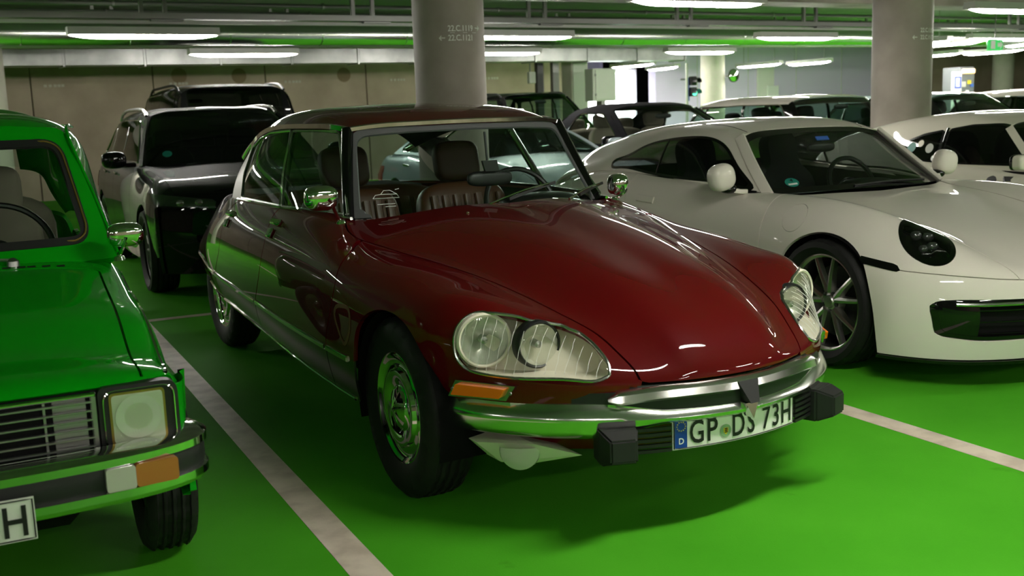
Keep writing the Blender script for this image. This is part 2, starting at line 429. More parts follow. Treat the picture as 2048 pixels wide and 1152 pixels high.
DS_G = [  # greenhouse: roof centre -> belt; stations front -> rear
 [(0,.96,1.350),(0,1.10,1.392),(0,1.35,1.433),(0,1.7,1.452),(0,2.1,1.447),(0,2.45,1.415),(0,2.78,1.355)],
 [(.28,.985,1.347),(.29,1.12,1.386),(.31,1.36,1.424),(.32,1.7,1.442),(.31,2.1,1.437),(.29,2.45,1.404),(.27,2.76,1.345)],
 [(.46,1.035,1.341),(.475,1.15,1.372),(.50,1.38,1.400),(.51,1.7,1.412),(.50,2.1,1.403),(.475,2.45,1.360),(.44,2.72,1.300)],
 [(.545,1.065,1.333),(.565,1.17,1.346),(.588,1.39,1.354),(.602,1.7,1.356),(.595,2.1,1.338),(.572,2.42,1.282),(.535,2.68,1.215)],
]
DS_SG = [  # side glass plane: drip rail -> belt; stations A pillar -> C pillar
 [(.552,1.062,1.327),(.585,1.39,1.345),(.598,1.7,1.345),(.590,2.1,1.325),(.572,2.40,1.275),(.54,2.66,1.21)],
 [(.605,.97,1.16),(.662,1.30,1.165),(.685,1.65,1.165),(.685,2.05,1.155),(.665,2.35,1.13),(.63,2.60,1.10)],
 [(.655,.86,.955),(.722,1.20,.962),(.746,1.55,.968),(.746,1.95,.972),(.728,2.30,.968),(.70,2.55,.955)],
]
DS_WS = [  # windscreen: bottom -> top rows, centre -> corner
 [(0,.60,.975),(.25,.635,.972),(.45,.71,.965),(.57,.79,.958),(.635,.868,.950)],
 [(0,.79,1.175),(.24,.82,1.172),(.42,.872,1.165),(.53,.93,1.155),(.592,.985,1.148)],
 [(0,.975,1.348),(.23,.99,1.345),(.39,1.018,1.341),(.49,1.045,1.335),(.545,1.07,1.329)],
]
def ds_surfaces():
    hull = grid(resample(full(np.swapaxes(np.array(DS_R), 0, 1)), 230, 181))
    roof = grid(resample(full(np.swapaxes(np.array(DS_G), 0, 1)), 70, 71))
    sg = grid(resample(np.swapaxes(np.array(DS_SG), 0, 1), 70, 30))
    ws = grid(resample(full(np.array(DS_WS)), 40, 70))
    return hull, roof, sg, ws
# ------------------------------------------------------------------ the garage
def garage_mats():
    m = pm('floor_green', (.030, .27, .016), .72, spec=.05); nt = m.node_tree; b = nt.nodes['Principled BSDF']
    tc = node(nt, 'ShaderNodeTexCoord')
    n1 = node(nt, 'ShaderNodeTexNoise'); n1.inputs['Scale'].default_value = 1.1; n1.inputs['Detail'].default_value = 5
    r1 = node(nt, 'ShaderNodeValToRGB'); r1.color_ramp.elements[0].position = .3; r1.color_ramp.elements[1].position = .7
    r1.color_ramp.elements[0].color = (.058, .34, .013, 1); r1.color_ramp.elements[1].color = (.084, .43, .020, 1)
    n2 = node(nt, 'ShaderNodeTexNoise'); n2.inputs['Scale'].default_value = 3.3; n2.inputs['Detail'].default_value = 8
    r2 = node(nt, 'ShaderNodeValToRGB'); r2.color_ramp.elements[0].position = .68; r2.color_ramp.elements[1].position = .80; r2.color_ramp.elements[0].color = (1, 1, 1, 1); r2.color_ramp.elements[1].color = (.55, .5, .45, 1)
    mx = node(nt, 'ShaderNodeMixRGB', blend_type='MULTIPLY'); mx.inputs[0].default_value = 1
    n3 = node(nt, 'ShaderNodeTexNoise'); n3.inputs['Scale'].default_value = 160; n3.inputs['Detail'].default_value = 2
    bp = node(nt, 'ShaderNodeBump'); bp.inputs['Strength'].default_value = .35; bp.inputs['Distance'].default_value = .002
    L = nt.links.new
    for n in (n1, n2, n3): L(tc.outputs['Object'], n.inputs['Vector'])
    L(n1.outputs['Fac'], r1.inputs['Fac']); L(n2.outputs['Fac'], r2.inputs['Fac']); L(r1.outputs['Color'], mx.inputs[1]); L(r2.outputs['Color'], mx.inputs[2]); L(mx.outputs[0], b.inputs['Base Color'])
    L(n3.outputs['Fac'], bp.inputs['Height']); L(bp.outputs['Normal'], b.inputs['Normal'])
    m = pm('line_paint', (.62, .52, .42), .55); mottle(m, (.60, .50, .41), (.78, .67, .56), 9., .35, .6); noise_bump(m, 180, .3, .002)
    m = pm('concrete', (.30, .27, .22), .8); mottle(m, (.34, .265, .195), (.48, .385, .295), 1.3, .3, .7, 8); noise_bump(m, 60, .2, .003)
    m = pm('column_concrete', (.30, .28, .26), .6); mottle(m, (.24, .205, .18), (.39, .335, .295), 2.0, .3, .7, 8); noise_bump(m, 50, .15, .003)
    m = pm('pale_concrete', (.55, .52, .44), .7); mottle(m, (.48, .45, .38), (.60, .57, .49), 2., .3, .7)
    m = pm('slab_concrete', (.16, .16, .15), .8); mottle(m, (.18, .18, .165), (.26, .26, .24), .8, .3, .7, 6)
    m = pm('galvanised', (.42, .43, .42), .42, 1.); mottle(m, (.30, .31, .30), (.50, .51, .50), 2.5, .3, .7, 3)
    m = pm('spiral_duct', (.60, .64, .58), .26, 1.)
    pm('tray_steel', (.24, .24, .23), .45, .9); pm('lavender_wall', (.66, .57, .80), .7); pm('cabinet_grey', (.50, .52, .46), .5); pm('white_metal', (.75, .75, .74), .5)
    pm('red_board', (.24, .035, .02), .7); pm('pale_door', (.70, .68, .66), .5); pm('sign_blue', (.06, .10, .50), .5); pm('sign_green', (.02, .30, .05), .4, emit=(.05, .7, .15), emits=.6)
    emit('tube_light', (1.0, .965, .88), LAMP); emit('daylight', (.95, .97, 1.), 14.0); emit('signal_green', (.02, .9, .55), 2.0); emit('machine_lamp', (1., .5, .12), 2.5)
    pm('lamp_housing', (.55, .54, .52), .5)
garage_mats()
def build_garage():
    A = np.array
    fl = struct('floor', box((6, 4, -.05), (70, 60, .1)), 'floor_green', smooth=False)
    def line(a, b, w=.115):
        a, b = A(a, float), A(b, float); d = (b - a) / np.linalg.norm(b - a); n = A([-d[1], d[0]]) * w / 2
        p = A([a + n, b + n, b - n, a - n]); add('bay_line', prism(p, .0, .0015, 2), 'line_paint', fl, smooth=False)
    d = A([.052, .9986]); nrm = A([.9986, -.052])
    base = A([-1.165, 0.])
    for k in (-1, 0, 1, 2, 3, 4, 5):
        o = base + nrm * k * 2.46; line(o + d * -1.15, o + d * 4.36)
        line(o + d * 4.46, o + d * 9.6)
    line(base + d * 4.40 - nrm * 3, base + d * 4.40 + nrm * 16, .09)
    struct('ceiling', box((6, 4, 3.2), (70, 60, .3)), 'slab_concrete', smooth=False)
    def beam(n, c, s, mt='slab_concrete'): return struct(n, box(c, s, .01), mt, smooth=False)
    beam('trim_1', (6, 13.9, 2.90), (66, .6, .62), 'concrete'); beam('trim_2', (9.5, 6.45, 2.83), (12.5, .5, .52), 'column_concrete'); beam('trim_3', (6, -2.2, 2.86), (66, .5, .4)); beam('trim_4', (6, -8.5, 2.86), (66, .5, .4))
    # walls
    def wall(n, x0, x1, y, mt, th=.3, z=3.05): return struct(n, box(((x0 + x1) / 2, y + th / 2, z / 2), (x1 - x0, th, z)), mt, smooth=False)
    wb = tag(bpy.data.objects.new('wall_back', None), kind='structure'); COL.objects.link(wb)
    xs = [-19.27, -16.93, -14.6, -12.26, -9.93, -7.6, -5.26, -2.93, -.6 + .68, 2.39, 4.74, 7.06, 9.4, 11.75, 12.3]
    for a, b in zip(xs[:-1], xs[1:]): add('wall_panel', box(((a + b) / 2, 19.65, 1.5), (b - a - .022, .3, 3.1), .008), 'concrete', wb, smooth=False)
    add('wall_backing', box((-3.5, 19.9, 1.5), (32, .25, 3.1)), 'underside', wb, smooth=False)
    for x in (.5, 2.9, 5.34, 7.83, 10.28): add('bay_mark', join(*[box((x + q, 19.495, 2.24), (.055, .012, .05)) for q in (-.16, -.07, .02, .09, .16)]), 'pale_concrete', wb, smooth=False)
    for x, z in ((2.92, 2.4), (4.17, 2.38), (6.53, 2.37), (9.0, 2.36)): add('wall_stain', lathe([(.001, 0), (.16, 0)], 24, 'y').flip().move((x, 19.49, z)), 'rust_stain', wb)
    wall('wall_right', 15.2, 25.2, 19.5, 'lavender_wall'); wall('wall_far', 25.2, 42, 19.5, 'concrete'); wall('wall_recess', 12.3, 15.6, 22.5, 'lavender_wall')
    struct('wall_left', box((-20, 4, 1.5), (.3, 60, 3.1)), 'concrete', smooth=False); struct('wall_front', box((6, -14, 1.5), (70, .3, 3.1)), 'concrete', smooth=False); struct('wall_side', box((40, 4, 1.5), (.3, 60, 3.1)), 'concrete', smooth=False)
    w1 = struct('window_1', box((14.75, 20.9, 1.75), (1.55, .06, 1.25)), 'daylight', smooth=False); add('window_frame', box((14.75, 20.95, 1.75), (1.75, .06, 1.45)), 'white_metal', w1, smooth=False)
    d1 = struct('door_1', box((19.0, 19.46, 1.25), (.62, .06, 2.5), .01), 'pale_door', smooth=False); add('door_leaf', box((19.25, 19.42, .95), (.42, .03, 1.9), .01), 'white_metal', d1, smooth=False)
    for k in (16.6, 18.4, 20.2, 22.0, 23.8): add('wall_joint', box((k, 19.495, 1.5), (.015, .012, 3.)), 'cabinet_grey', bpy.data.objects['wall_right'], smooth=False)
    # columns
    def column(x, y, r, mt, label): return tag(add('concrete_column', lathe([(r, 0), (r, 3.06)], 56, 'z'), mt), label, 'column')
    c1 = column(0, 0, .30, 'column_concrete', 'grey round concrete column lettered 22.C.1119 and 22.C.1121 behind the maroon saloon'); c1.location = (1.818, 4.752, 0)
    c2 = column(0, 0, .30, 'column_concrete', 'grey round concrete column behind the white sports coupe'); c2.location = (6.871, 4.358, 0)
    for loc, lb in (((15.59, 17.67, 0), 'pale round column beside the green traffic light'), ((26.6, 17.5, 0), 'pale column standing to the right of the ticket machine'), ((-1.28, 12.2, 0), 'pale round column in front of the concrete back wall')):
        c = column(0, 0, .30, 'pale_concrete', lb); c.location = loc
    # lettering on the columns
    def letters(col, rows, ang0, r=.3015):
        for s, off, z, h in rows:
            tm = textmesh(s, h, .82, .015); V = tm.V.copy(); a = ang0 + (V[:, 0] + off) / r
            W = np.stack([np.cos(a) * r, np.sin(a) * r, V[:, 2] + z], -1); add('lettering', M(W, tm.F), 'white_ink', col, smooth=False)
    def arrow(col, ang0, off, z, s, r=.302):
        p = [[(-.024, 0), (.024, 0)], [(.006, .018), (.024, 0), (.006, -.018)]]
        for q in p:
            V = A([[(x * s + off) / r + ang0, zz + z] for x, zz in q]); P3 = np.stack([np.cos(V[:, 0]) * r, np.sin(V[:, 0]) * r, V[:, 1]], -1); add('arrow', tube(P3, .0045, 4), 'white_ink', col)
    cam = A(CAM[:2])
    for col, xc, yc, dv in ((c1, 1.818, 4.752, 0.), (c2, 6.871, 4.358, .115)):
        a0 = math.atan2(cam[1] - yc, cam[0] - xc)
        if dv == 0.:
            letters(col, [('22.C.1119', .105, 2.058, .046), ('22.C.1121', .105, 1.983, .046)], a0); arrow(col, a0, .262, 2.082, 1); arrow(col, a0, -.055, 2.005, -1)
        else:
            letters(col, [('22.C.1115', .285, 2.045, .042), ('22.C.1117', .285, 1.975, .042)], a0); arrow(col, a0, .125, 1.995, -1)
        for k in (-.05, .06, .15): add('underline', tube(A([[math.cos(a0 + (o_ + .08 + (.18 if dv else 0)) / .302) * .302, math.sin(a0 + (o_ + .08 + (.18 if dv else 0)) / .302) * .302, 2.045] for o_ in (k - .02, k + .02)]), .0015, 4), 'white_ink', col)
    # lamps
    def lamp_proto():
        t = thing('tube_lamp', 'white tube lamp hanging under the ceiling', 'lamp')
        add('lamp_body', sweep([(-.78, 0, .04), (.78, 0, .04)], A([(-.085, -.045), (.085, -.045), (.07, .035), (-.07, .035)])), 'lamp_housing', t, smooth=False)
        n = 13; xx = np.linspace(-.76, .76, n); sc_ = np.array([.3, .8] + [1.] * (n - 4) + [.8, .3])
        add('tube', sweep(np.stack([xx, 0 * xx, 0 * xx], -1), ring(.05, 12, .045), scale=sc_), 'tube_light', t)
        return t
    L0 = lamp_proto(); first = [True]
    def lamp(x, y, rz=0., z=2.35, label='white tube lamp above the driving lane in front of the cars', group='lamps over the driving lane', rods=False):
        o = L0 if first[0] else copy_tree(L0); first[0] = False
        o.location = (x, y, z); o.rotation_euler = (0, 0, math.radians(rz)); o['group'] = group
        o['label'] = label
        if rods or y < 0:
            for s in (-1, 1): add('hanger_rod', tube([(s * .55, 0, .06), (s * .55, 0, .71)], .006, 6), 'tray_steel', o)
    for x in (-9.4, -4.65, .12, 4.75, 9.52, 14.2, 19., 23.8): lamp(x, 8.58, label='white tube lamp in the middle row under the cable tray', group='lamps of the middle row')
    for x in (4.38, 9.0, 13.7, 18.4): lamp(x, 4.6, label='white tube lamp in the row between the two grey columns', group='lamps of the column row')
    for x in (-6.6, -2.2, 2.1, 6.2, 10.33): lamp(x, 11.78, label='white tube lamp in the far row below the round duct', group='lamps of the far row')
    for x in (-13.8, -9.1, .40, 5.15, 9.9, 14.6): lamp(x, -1.75)
    for x in (-9.1, -4.35, .40, 5.15, 9.9): lamp(x, -6.2)
    for x in (-6., 0., 6., 12.): lamp(x, -10.8)
    for x, y, rz in ((13.5, 9.8, 90), (14.4, 9.85, 92), (18.28, 13.3, 90), (18.92, 12.2, 88), (16.5, 17., 90), (12.2, 16.4, 90), (14.2, 17.9, 80), (17.3, 16.1, 85), (16.6, 9.8, 60)): lamp(x, y, rz, label='white tube lamp hung crosswise under the far ceiling', group='lamps hung crosswise over the far lane', rods=True)
    # ducts, cable trays, hangers
    du = thing('round_air_duct', 'round spiral air duct of bare metal running under the ceiling', 'duct', (0, 11.0, 2.555))
    add('duct_pipe', tube([(-19, 0, 0), (39, 0, 0)], .145, 40), 'spiral_duct', du)
    for k in range(-12, 30): add('duct_seam', lathe([(.147, -.008), (.152, 0), (.147, .008)], 40, 'x').move((k * 1.27 + .4, 0, 0)), 'spiral_duct', du)
    dg = thing('flat_air_duct', 'flat galvanised rectangular duct in front of the concrete wall', 'duct', (0, 14.9, 2.49))
    x = -6.
    while x < 11.5:
        add('duct_section', box((x + .6, 0, 0), (1.19, .5, .25), .004), 'galvanised', dg, smooth=False)
        add('duct_flange', box((x + 1.2, 0, 0), (.035, .54, .29)), 'galvanised', dg, smooth=False); x += 1.22
    dh = thing('flat_air_duct', 'second flat galvanised duct hung higher near the round duct', 'duct', (0, 12.7, 2.63)); x = -8.
    while x < 14:
        add('duct_section', box((x + .75, 0, 0), (1.49, .45, .10), .004), 'galvanised', dh, smooth=False); x += 1.5
    for ty, zz in ((8.62, 2.525), (4.62, 2.54), (11.8, 2.50)):
        tr = thing('cable_tray', {8.62: 'perforated steel cable tray above the middle row of lamps', 4.62: 'perforated steel cable tray above the lamps over the columns', 11.8: 'perforated steel cable tray above the far row of lamps'}[ty], 'cable tray', (0, ty, zz))
        for s in (-1, 1): add('tray_rail', box((8, s * .09, .02), (50, .006, .06)), 'tray_steel', tr, smooth=False)
        add('tray_floor', box((8, 0, -.01), (50, .18, .004)), 'tray_steel', tr, smooth=False)
        add('lamp_rail', box((8, -.02, -.045), (50, .05, .035)), 'lamp_housing', tr, smooth=False)
        sh = box((0, 0, .235), (.045, .045, .56)); me = None
        for k in range(-6, 12):
            for q in (-.09, .16):
                o = add('hanger', sh, 'tray_steel', tr, smooth=False) if me is None else bpy.data.objects.new('hanger', me)
                if me is None: me = o.data
                else: COL.objects.link(o); o.parent = tr
                o.location = (k * 2.42 + .22 + q, .11, 0)
        for k in range(-5, 10):
            add('bracket', box((k * 2.42 + .35, .0, -.03), (.34, .22, .018)), 'tray_steel', tr, smooth=False)
    for y, z, r, lb in ((6.9, 2.66, .035, 'thin sprinkler pipe under the ceiling near the columns'), (9.6, 2.78, .03, 'thin sprinkler pipe above the middle row of lamps'), (10.1, 2.72, .04, 'thicker sprinkler pipe beside the round duct')):
        p = thing('sprinkler_pipe', lb, 'pipe', (0, y, z)); add('pipe', tube([(-19, 0, 0), (39, 0, 0)], r, 10), 'pipe_green', p)
        for k in range(-7, 14): add('pipe_clamp', lathe([(r + .001, -.015), (r + .012, -.012), (r + .012, .012), (r + .001, .015)], 12, 'x').move((k * 2.5, 0, 0)), 'tray_steel', p)
    rd = tag(add('red_board', box((0, 0, 0), (.62, .03, .36), .005), 'red_board', smooth=False), 'dark red board hanging under the ceiling behind the lamp', 'board'); rd.location = (.40, 13.0, 2.84)
    for s in (-1, 1): add('board_hook', box((s * .32, 0, .10), (.03, .04, .10)), 'tray_steel', rd, smooth=False)
    # things by the far wall
    cb = thing('switch_cabinet', 'grey wall cabinet with two hinges beside the bright opening', 'cabinet', (10.47, 15.0, 1.40)); add('cabinet_body', box((0, .15, .5), (.58, .3, .66), .01), 'cabinet_grey', cb, smooth=False); add('cabinet_door', box((.02, -.01, .5), (.50, .02, .60), .006), 'cabinet_grey', cb, smooth=False)
    for z in (.30, .70): add('hinge', box((-.24, -.03, z), (.025, .025, .05)), 'tray_steel', cb, smooth=False)
    add('cabinet_post', box((0, .15, -.60), (.10, .2, 1.56)), 'tray_steel', cb, smooth=False)
    tc_ = thing('tall_cabinet', 'tall pale cabinet standing against the end of the concrete wall', 'cabinet', (10.62, 16.15, 0)); add('cabinet_body', box((0, .2, 1.25), (.42, .4, 2.5), .01), 'pale_concrete', tc_, smooth=False); add('cabinet_door', box((0, -.01, 1.3), (.36, .02, 2.3), .006), 'cabinet_grey', tc_, smooth=False)
    for x, y, lb in ((9.75, 16.4, 'dark vertical cable duct against the concrete wall'), (10.08, 16.3, 'steel service riser beside the tall cabinet')): tag(add('service_riser', box((x, y, 1.4), (.16, .12, 2.8), .01), 'dark_metal' if x < 10 else 'tray_steel', smooth=False), lb, 'riser')
    jb = thing('junction_box', 'small pale junction box beside the dark cable duct', 'box', (9.56, 16.40, 2.12)); add('box_body', box((0, 0, 0), (.16, .1, .24), .01), 'cabinet_grey', jb, smooth=False); add('cable', tube(A([(-.03, 0, .1), (-.03, 0, .5), (-.03, 0, .94)]), .018, 6), 'tray_steel', jb)
    tl = thing('traffic_light', 'traffic light showing green on a post in front of the lavender wall', 'traffic light', (13.3, 15.7, 0)); add('post', tube([(-.12, 0, 0), (-.12, 0, 2.35)], .03, 10), 'cabinet_grey', tl); add('backing', box((-.06, .05, 1.78), (.10, .03, .52), .01), 'sign_blue', tl, smooth=False)
    for z, mt in ((1.96, 'black_plastic'), (1.72, 'signal_green')):
        lh = add('signal_head', box((.05, 0, z), (.17, .12, .20), .02), 'black_plastic', tl, smooth=False); add('signal_lens', lathe([(.001, -.03), (.05, -.02), (.068, 0)], 20, 'y').flip().move((.05, -.065, z - .02)), mt, lh); add('visor', clip(lathe([(.078, -.16), (.078, 0)], 20, 'y'), lambda V: V[:, 2] + .02).move((.05, -.065, z - .02)), 'black_plastic', lh)
    tm = thing('ticket_machine', 'dark parking ticket machine with orange lamp and small stickers', 'ticket machine', (15.25, 10.0, 0)); add('machine_body', box((0, .2, .97), (.42, .4, 1.94), .02), 'grey_paint', tm, smooth=False); add('top_lamp', box((0, -.02, 1.86), (.34, .06, .09), .02), 'machine_lamp', tm, smooth=False)
    for x, z, w_, h_, mt in ((-.10, 1.62, .10, .10, 'pale_concrete'), (.05, 1.66, .09, .07, 'yellow_ink'), (.13, 1.60, .09, .06, 'sticker_blue'), (0, 1.45, .08, .12, 'white_ink'), (-.06, 1.40, .06, .05, 'red_lens')): add('sticker', box((x, -.006, z), (w_, .01, h_)), mt, tm, smooth=False)
    sg = thing('notice_board', 'white notice board with a blue square frame beside the ticket machine', 'sign', (14.82, 9.90, 0)); add('board', box((0, 0, 1.45), (.24, .05, .80), .01), 'white_metal', sg, smooth=False)
    add('blue_frame', join(box((0, -.03, 1.75), (.17, .01, .025)), box((0, -.03, 1.56), (.17, .01, .025)), box((-.075, -.03, 1.655), (.025, .01, .19)), box((.075, -.03, 1.655), (.025, .01, .19))), 'sign_blue', sg, smooth=False); add('notice', box((0, -.03, 1.655), (.09, .01, .10)), 'cabinet_grey', sg, smooth=False); add('post', box((0, .03, .52), (.06, .04, 1.05)), 'tray_steel', sg, smooth=False)
    ex = thing('exit_sign', 'green lit emergency exit sign with a white arrow', 'sign', (13.50, 8.15, 2.16)); add('sign_face', box((0, 0, .05), (.36, .05, .18), .01), 'sign_green', ex, smooth=False); add('arrow', M(A([(.03, -.03, .08), (.10, -.03, .08), (.10, -.03, .12), (.16, -.03, .05), (.10, -.03, -.02), (.10, -.03, .02), (.03, -.03, .02)]), [(0, 6, 5, 4, 3, 2, 1)]), 'white_ink', ex, smooth=False); add('figure', box((-.09, -.03, .05), (.10, .012, .13)), 'white_ink', ex, smooth=False); add('sign_rod', tube([(0, 0, .14), (0, 0, .90)], .01, 6), 'tray_steel', ex)
    mi = thing('convex_mirror', 'round convex traffic mirror fixed to the lavender wall', 'mirror', (15.95, 17.3, 2.12)); add('mirror_face', lathe([(.001, -.06), (.08, -.05), (.15, -.01)], 28, 'y').flip(), 'chrome', mi); add('mirror_rim', lathe([(.15, -.015), (.165, -.01), (.165, .02), (.1, .05)], 28, 'y').flip(), 'black_plastic', mi); add('mirror_arm', tube([(0, .02, 0), (.1, 1.2, 0), (.1, 2.3, 0)], .02, 8), 'tray_steel', mi)
pm('rust_stain', (.24, .17, .10), .8); pm('pipe_green', (.12, .13, .11), .45, .4)
# ------------------------------------------------------------------ car parts shared by several builders
def tyre_mesh(R, W, rim, n=96, lugs=True, groove=.006):
    """tyre revolved about x, outer face towards -x side of the wheel"""
    h = W / 2; sw = R - rim
    P = [(rim - .008, -h * .70), (rim + .010, -h * .86), (rim + sw * .40, -h * 1.02), (R - sw * .22, -h * .98), (R - .016, -h * .86), (R - .006, -h * .76)]
    for k in (-.5, -.17, .17, .5):
        x = h * k * 1.05
        P += [(R - .002 if abs(k) > .3 else R, x - .010), (R - groove * 1.6, x - .006), (R - groove * 1.6, x + .006), (R - .002 if abs(k) > .3 else R, x + .010)]
    P += [(R - .006, h * .76), (R - .016, h * .86), (R - sw * .22, h * .98), (rim + sw * .40, h * 1.02), (rim + .010, h * .86), (rim - .008, h * .70)]
    P = np.array(P); a = np.linspace(0, 2 * np.pi, n, endpoint=False)
    G = np.zeros((n, len(P), 3))
    for i, t in enumerate(a):
        r = P[:, 0].copy()
        if lugs and i % 4 == 0: r[4:-4] -= groove * .9; r[3] -= .002; r[-4] -= .002
        G[i, :, 0] = P[:, 1]; G[i, :, 1] = np.cos(t) * r; G[i, :, 2] = np.sin(t) * r
    return grid(G, closeu=True)
def place_wheel(parent, c, side, builder, steer=0.):
    """wheel with its outer face on the given side (side=-1: towards -x)"""
    w = builder(parent); w.location = c; w.rotation_euler = (0, 0, (math.pi if side > 0 else 0.) + math.radians(steer)); return w
def hubcap_wheel(parent):      # builder: outer face at -x
    w = add('wheel', lathe([(.16, .05), (.19, .06), (.195, .02), (.185, -.03), (.10, -.035), (.02, -.03)], 48), 'dark_metal', parent)
    add('tyre', tyre_mesh(.335, .185, .200, 90), 'tyre_rubber', w)
    add('hubcap', lathe([(.0005, -.094), (.020, -.0935), (.045, -.088), (.070, -.080), (.076, -.070), (.086, -.066), (.100, -.072), (.125, -.082), (.140, -.080), (.148, -.066), (.168, -.060), (.190, -.068), (.197, -.076), (.204, -.079), (.210, -.074), (.212, -.064), (.206, -.055)], 64), 'chrome', w)
    for k in range(5):       # raised facets on the cap
        a = k * 72 + 20; q = [(-.0955, math.cos(math.radians(a + d)) * r, math.sin(math.radians(a + d)) * r) for d, r in ((-16, .018), (0, .060), (16, .018))]
        c = np.array([-.104, 0, 0]); V = np.array([c] + q)
        add('cap_facet', M(V, [(0, 1, 2), (0, 2, 3)]), 'chrome', w, smooth=False)
    return w
def steering(parent, c, R, tilt, mat='black_plastic', spokes=((90, .02), (-90, .02)), r=.013):
    a = np.linspace(0, 2 * np.pi, 48, endpoint=False)
    ringm = tube(np.stack([R * np.cos(a), np.zeros(48), R * np.sin(a)], -1), r, 8, closed=True, up=(0, 1, 0))
    T = rot('x', tilt)
    o = add('steering_wheel', ringm.xf(T, c), mat, parent)
    for d, th in spokes:
        e = np.array([math.cos(math.radians(d)) * R, .02, math.sin(math.radians(d)) * R])
        add('spoke', tube([(0, .04, 0), e * .5 + [0, .02, 0], e], th * .6, 8).xf(T, c), mat, o)
    add('hub', lathe([(.001, -.01), (.05, 0), (.06, .03), (.04, .12)], 24, 'y').xf(T, c), mat, o)
    return o
def seat(parent, x, y, z, w=.50, mat='brown_leather', head='brown_leather', ht=.60, rec=14, hr=(.27, .09, .20), hz=.10, flutes=True):
    s = add('seat', blob((x, y, z), (w / 2, .27, .10), 4, 32, 14), mat, parent)
    add('backrest', blob((0, 0, ht / 2), (w / 2, .075, ht / 2), 4, 36, 18).xf(rot('x', -rec), (x, y + .26, z)), mat, s)
    if flutes:
        for k in range(7):
            xx = (k - 3) * w / 8.2
            add('flute', tube([(xx, -.082, .06), (xx, -.090, ht * .5), (xx, -.080, ht - .08)], .022, 8, scale=None, ry=.012).xf(rot('x', -rec), (x, y + .26, z)), mat, s)
    if hr: add('headrest', blob((0, 0, ht + hz), (hr[0] / 2 * 1.1, hr[1] / 2 * 1.1, hr[2] / 2 * 1.1), 4, 32, 14).xf(rot('x', -rec), (x, y + .26, z)), head, s)
    return s
def outline_tube(pts3, r, n=6, closed=True): return tube(np.asarray(pts3), r, n, closed=closed)
def ride(m, pts2, ax=(1, 2), side=-1, out=.0):
    """put 2-D points onto the surface m (nearest vertices blended), on one side of the car"""
    sel = m.V[:, 0] * side > 0.15 if side else np.ones(len(m.V), bool)
    V = m.V[sel]; N = m.N[sel]; res = []; rn = []
    for p in pts2:
        d = np.linalg.norm(V[:, list(ax)] - p, axis=1); i = np.argsort(d)[:6]; w = 1 / (d[i] + 1e-4) ** 2; w /= w.sum()
        q = (V[i] * w[:, None]).sum(0); nn = (N[i] * w[:, None]).sum(0); nn /= np.linalg.norm(nn)
        q[list(ax)] = p; res.append(q + nn * out); rn.append(nn)
    return np.array(res), np.array(rn)
def strip(P, Nn, w, t):
    """flat moulding of width w and thickness t along P lying on a surface with normals Nn"""
    P = np.asarray(P); prof = np.array([(-w / 2, -t), (w / 2, -t), (w / 2, t * .3), (w * .3, t), (-w * .3, t), (-w / 2, t * .3)])
    return sweep(P, prof, up=Nn)
def plate(parent, text, c, w=.52, h=.11, bow=0., euro=True, rz=0., textw=.72):
    def bend(m, out):
        V = m.V.copy(); V[:, 1] += bow * (V[:, 0] / (w / 2)) ** 2 - out; V = V @ rot('z', rz).T
        return M(V + np.asarray(c), m.F)
    n = 24; xs = np.linspace(-w / 2, w / 2, n)
    G = np.array([[(x, 0, -h / 2), (x, 0, h / 2)] for x in xs]); base = grid(G); base = base if base.N[0][1] < 0 else base.flip()
    b = add('number_plate', bend(base, .004), 'plate_white', parent, flange=.006)
    rim = [(-w / 2 + .004, 0, -h / 2 + .004)] + [(x, 0, -h / 2 + .004) for x in xs[1:-1]] + [(w / 2 - .004, 0, -h / 2 + .004), (w / 2 - .004, 0, h / 2 - .004)] + [(x, 0, h / 2 - .004) for x in xs[1:-1][::-1]] + [(-w / 2 + .004, 0, h / 2 - .004)]
    r = tube(np.array(rim), .0018, 4, closed=True, up=(0, 1, 0)); add('plate_rim', bend(r, .005), 'ink', b)
    return b, bend
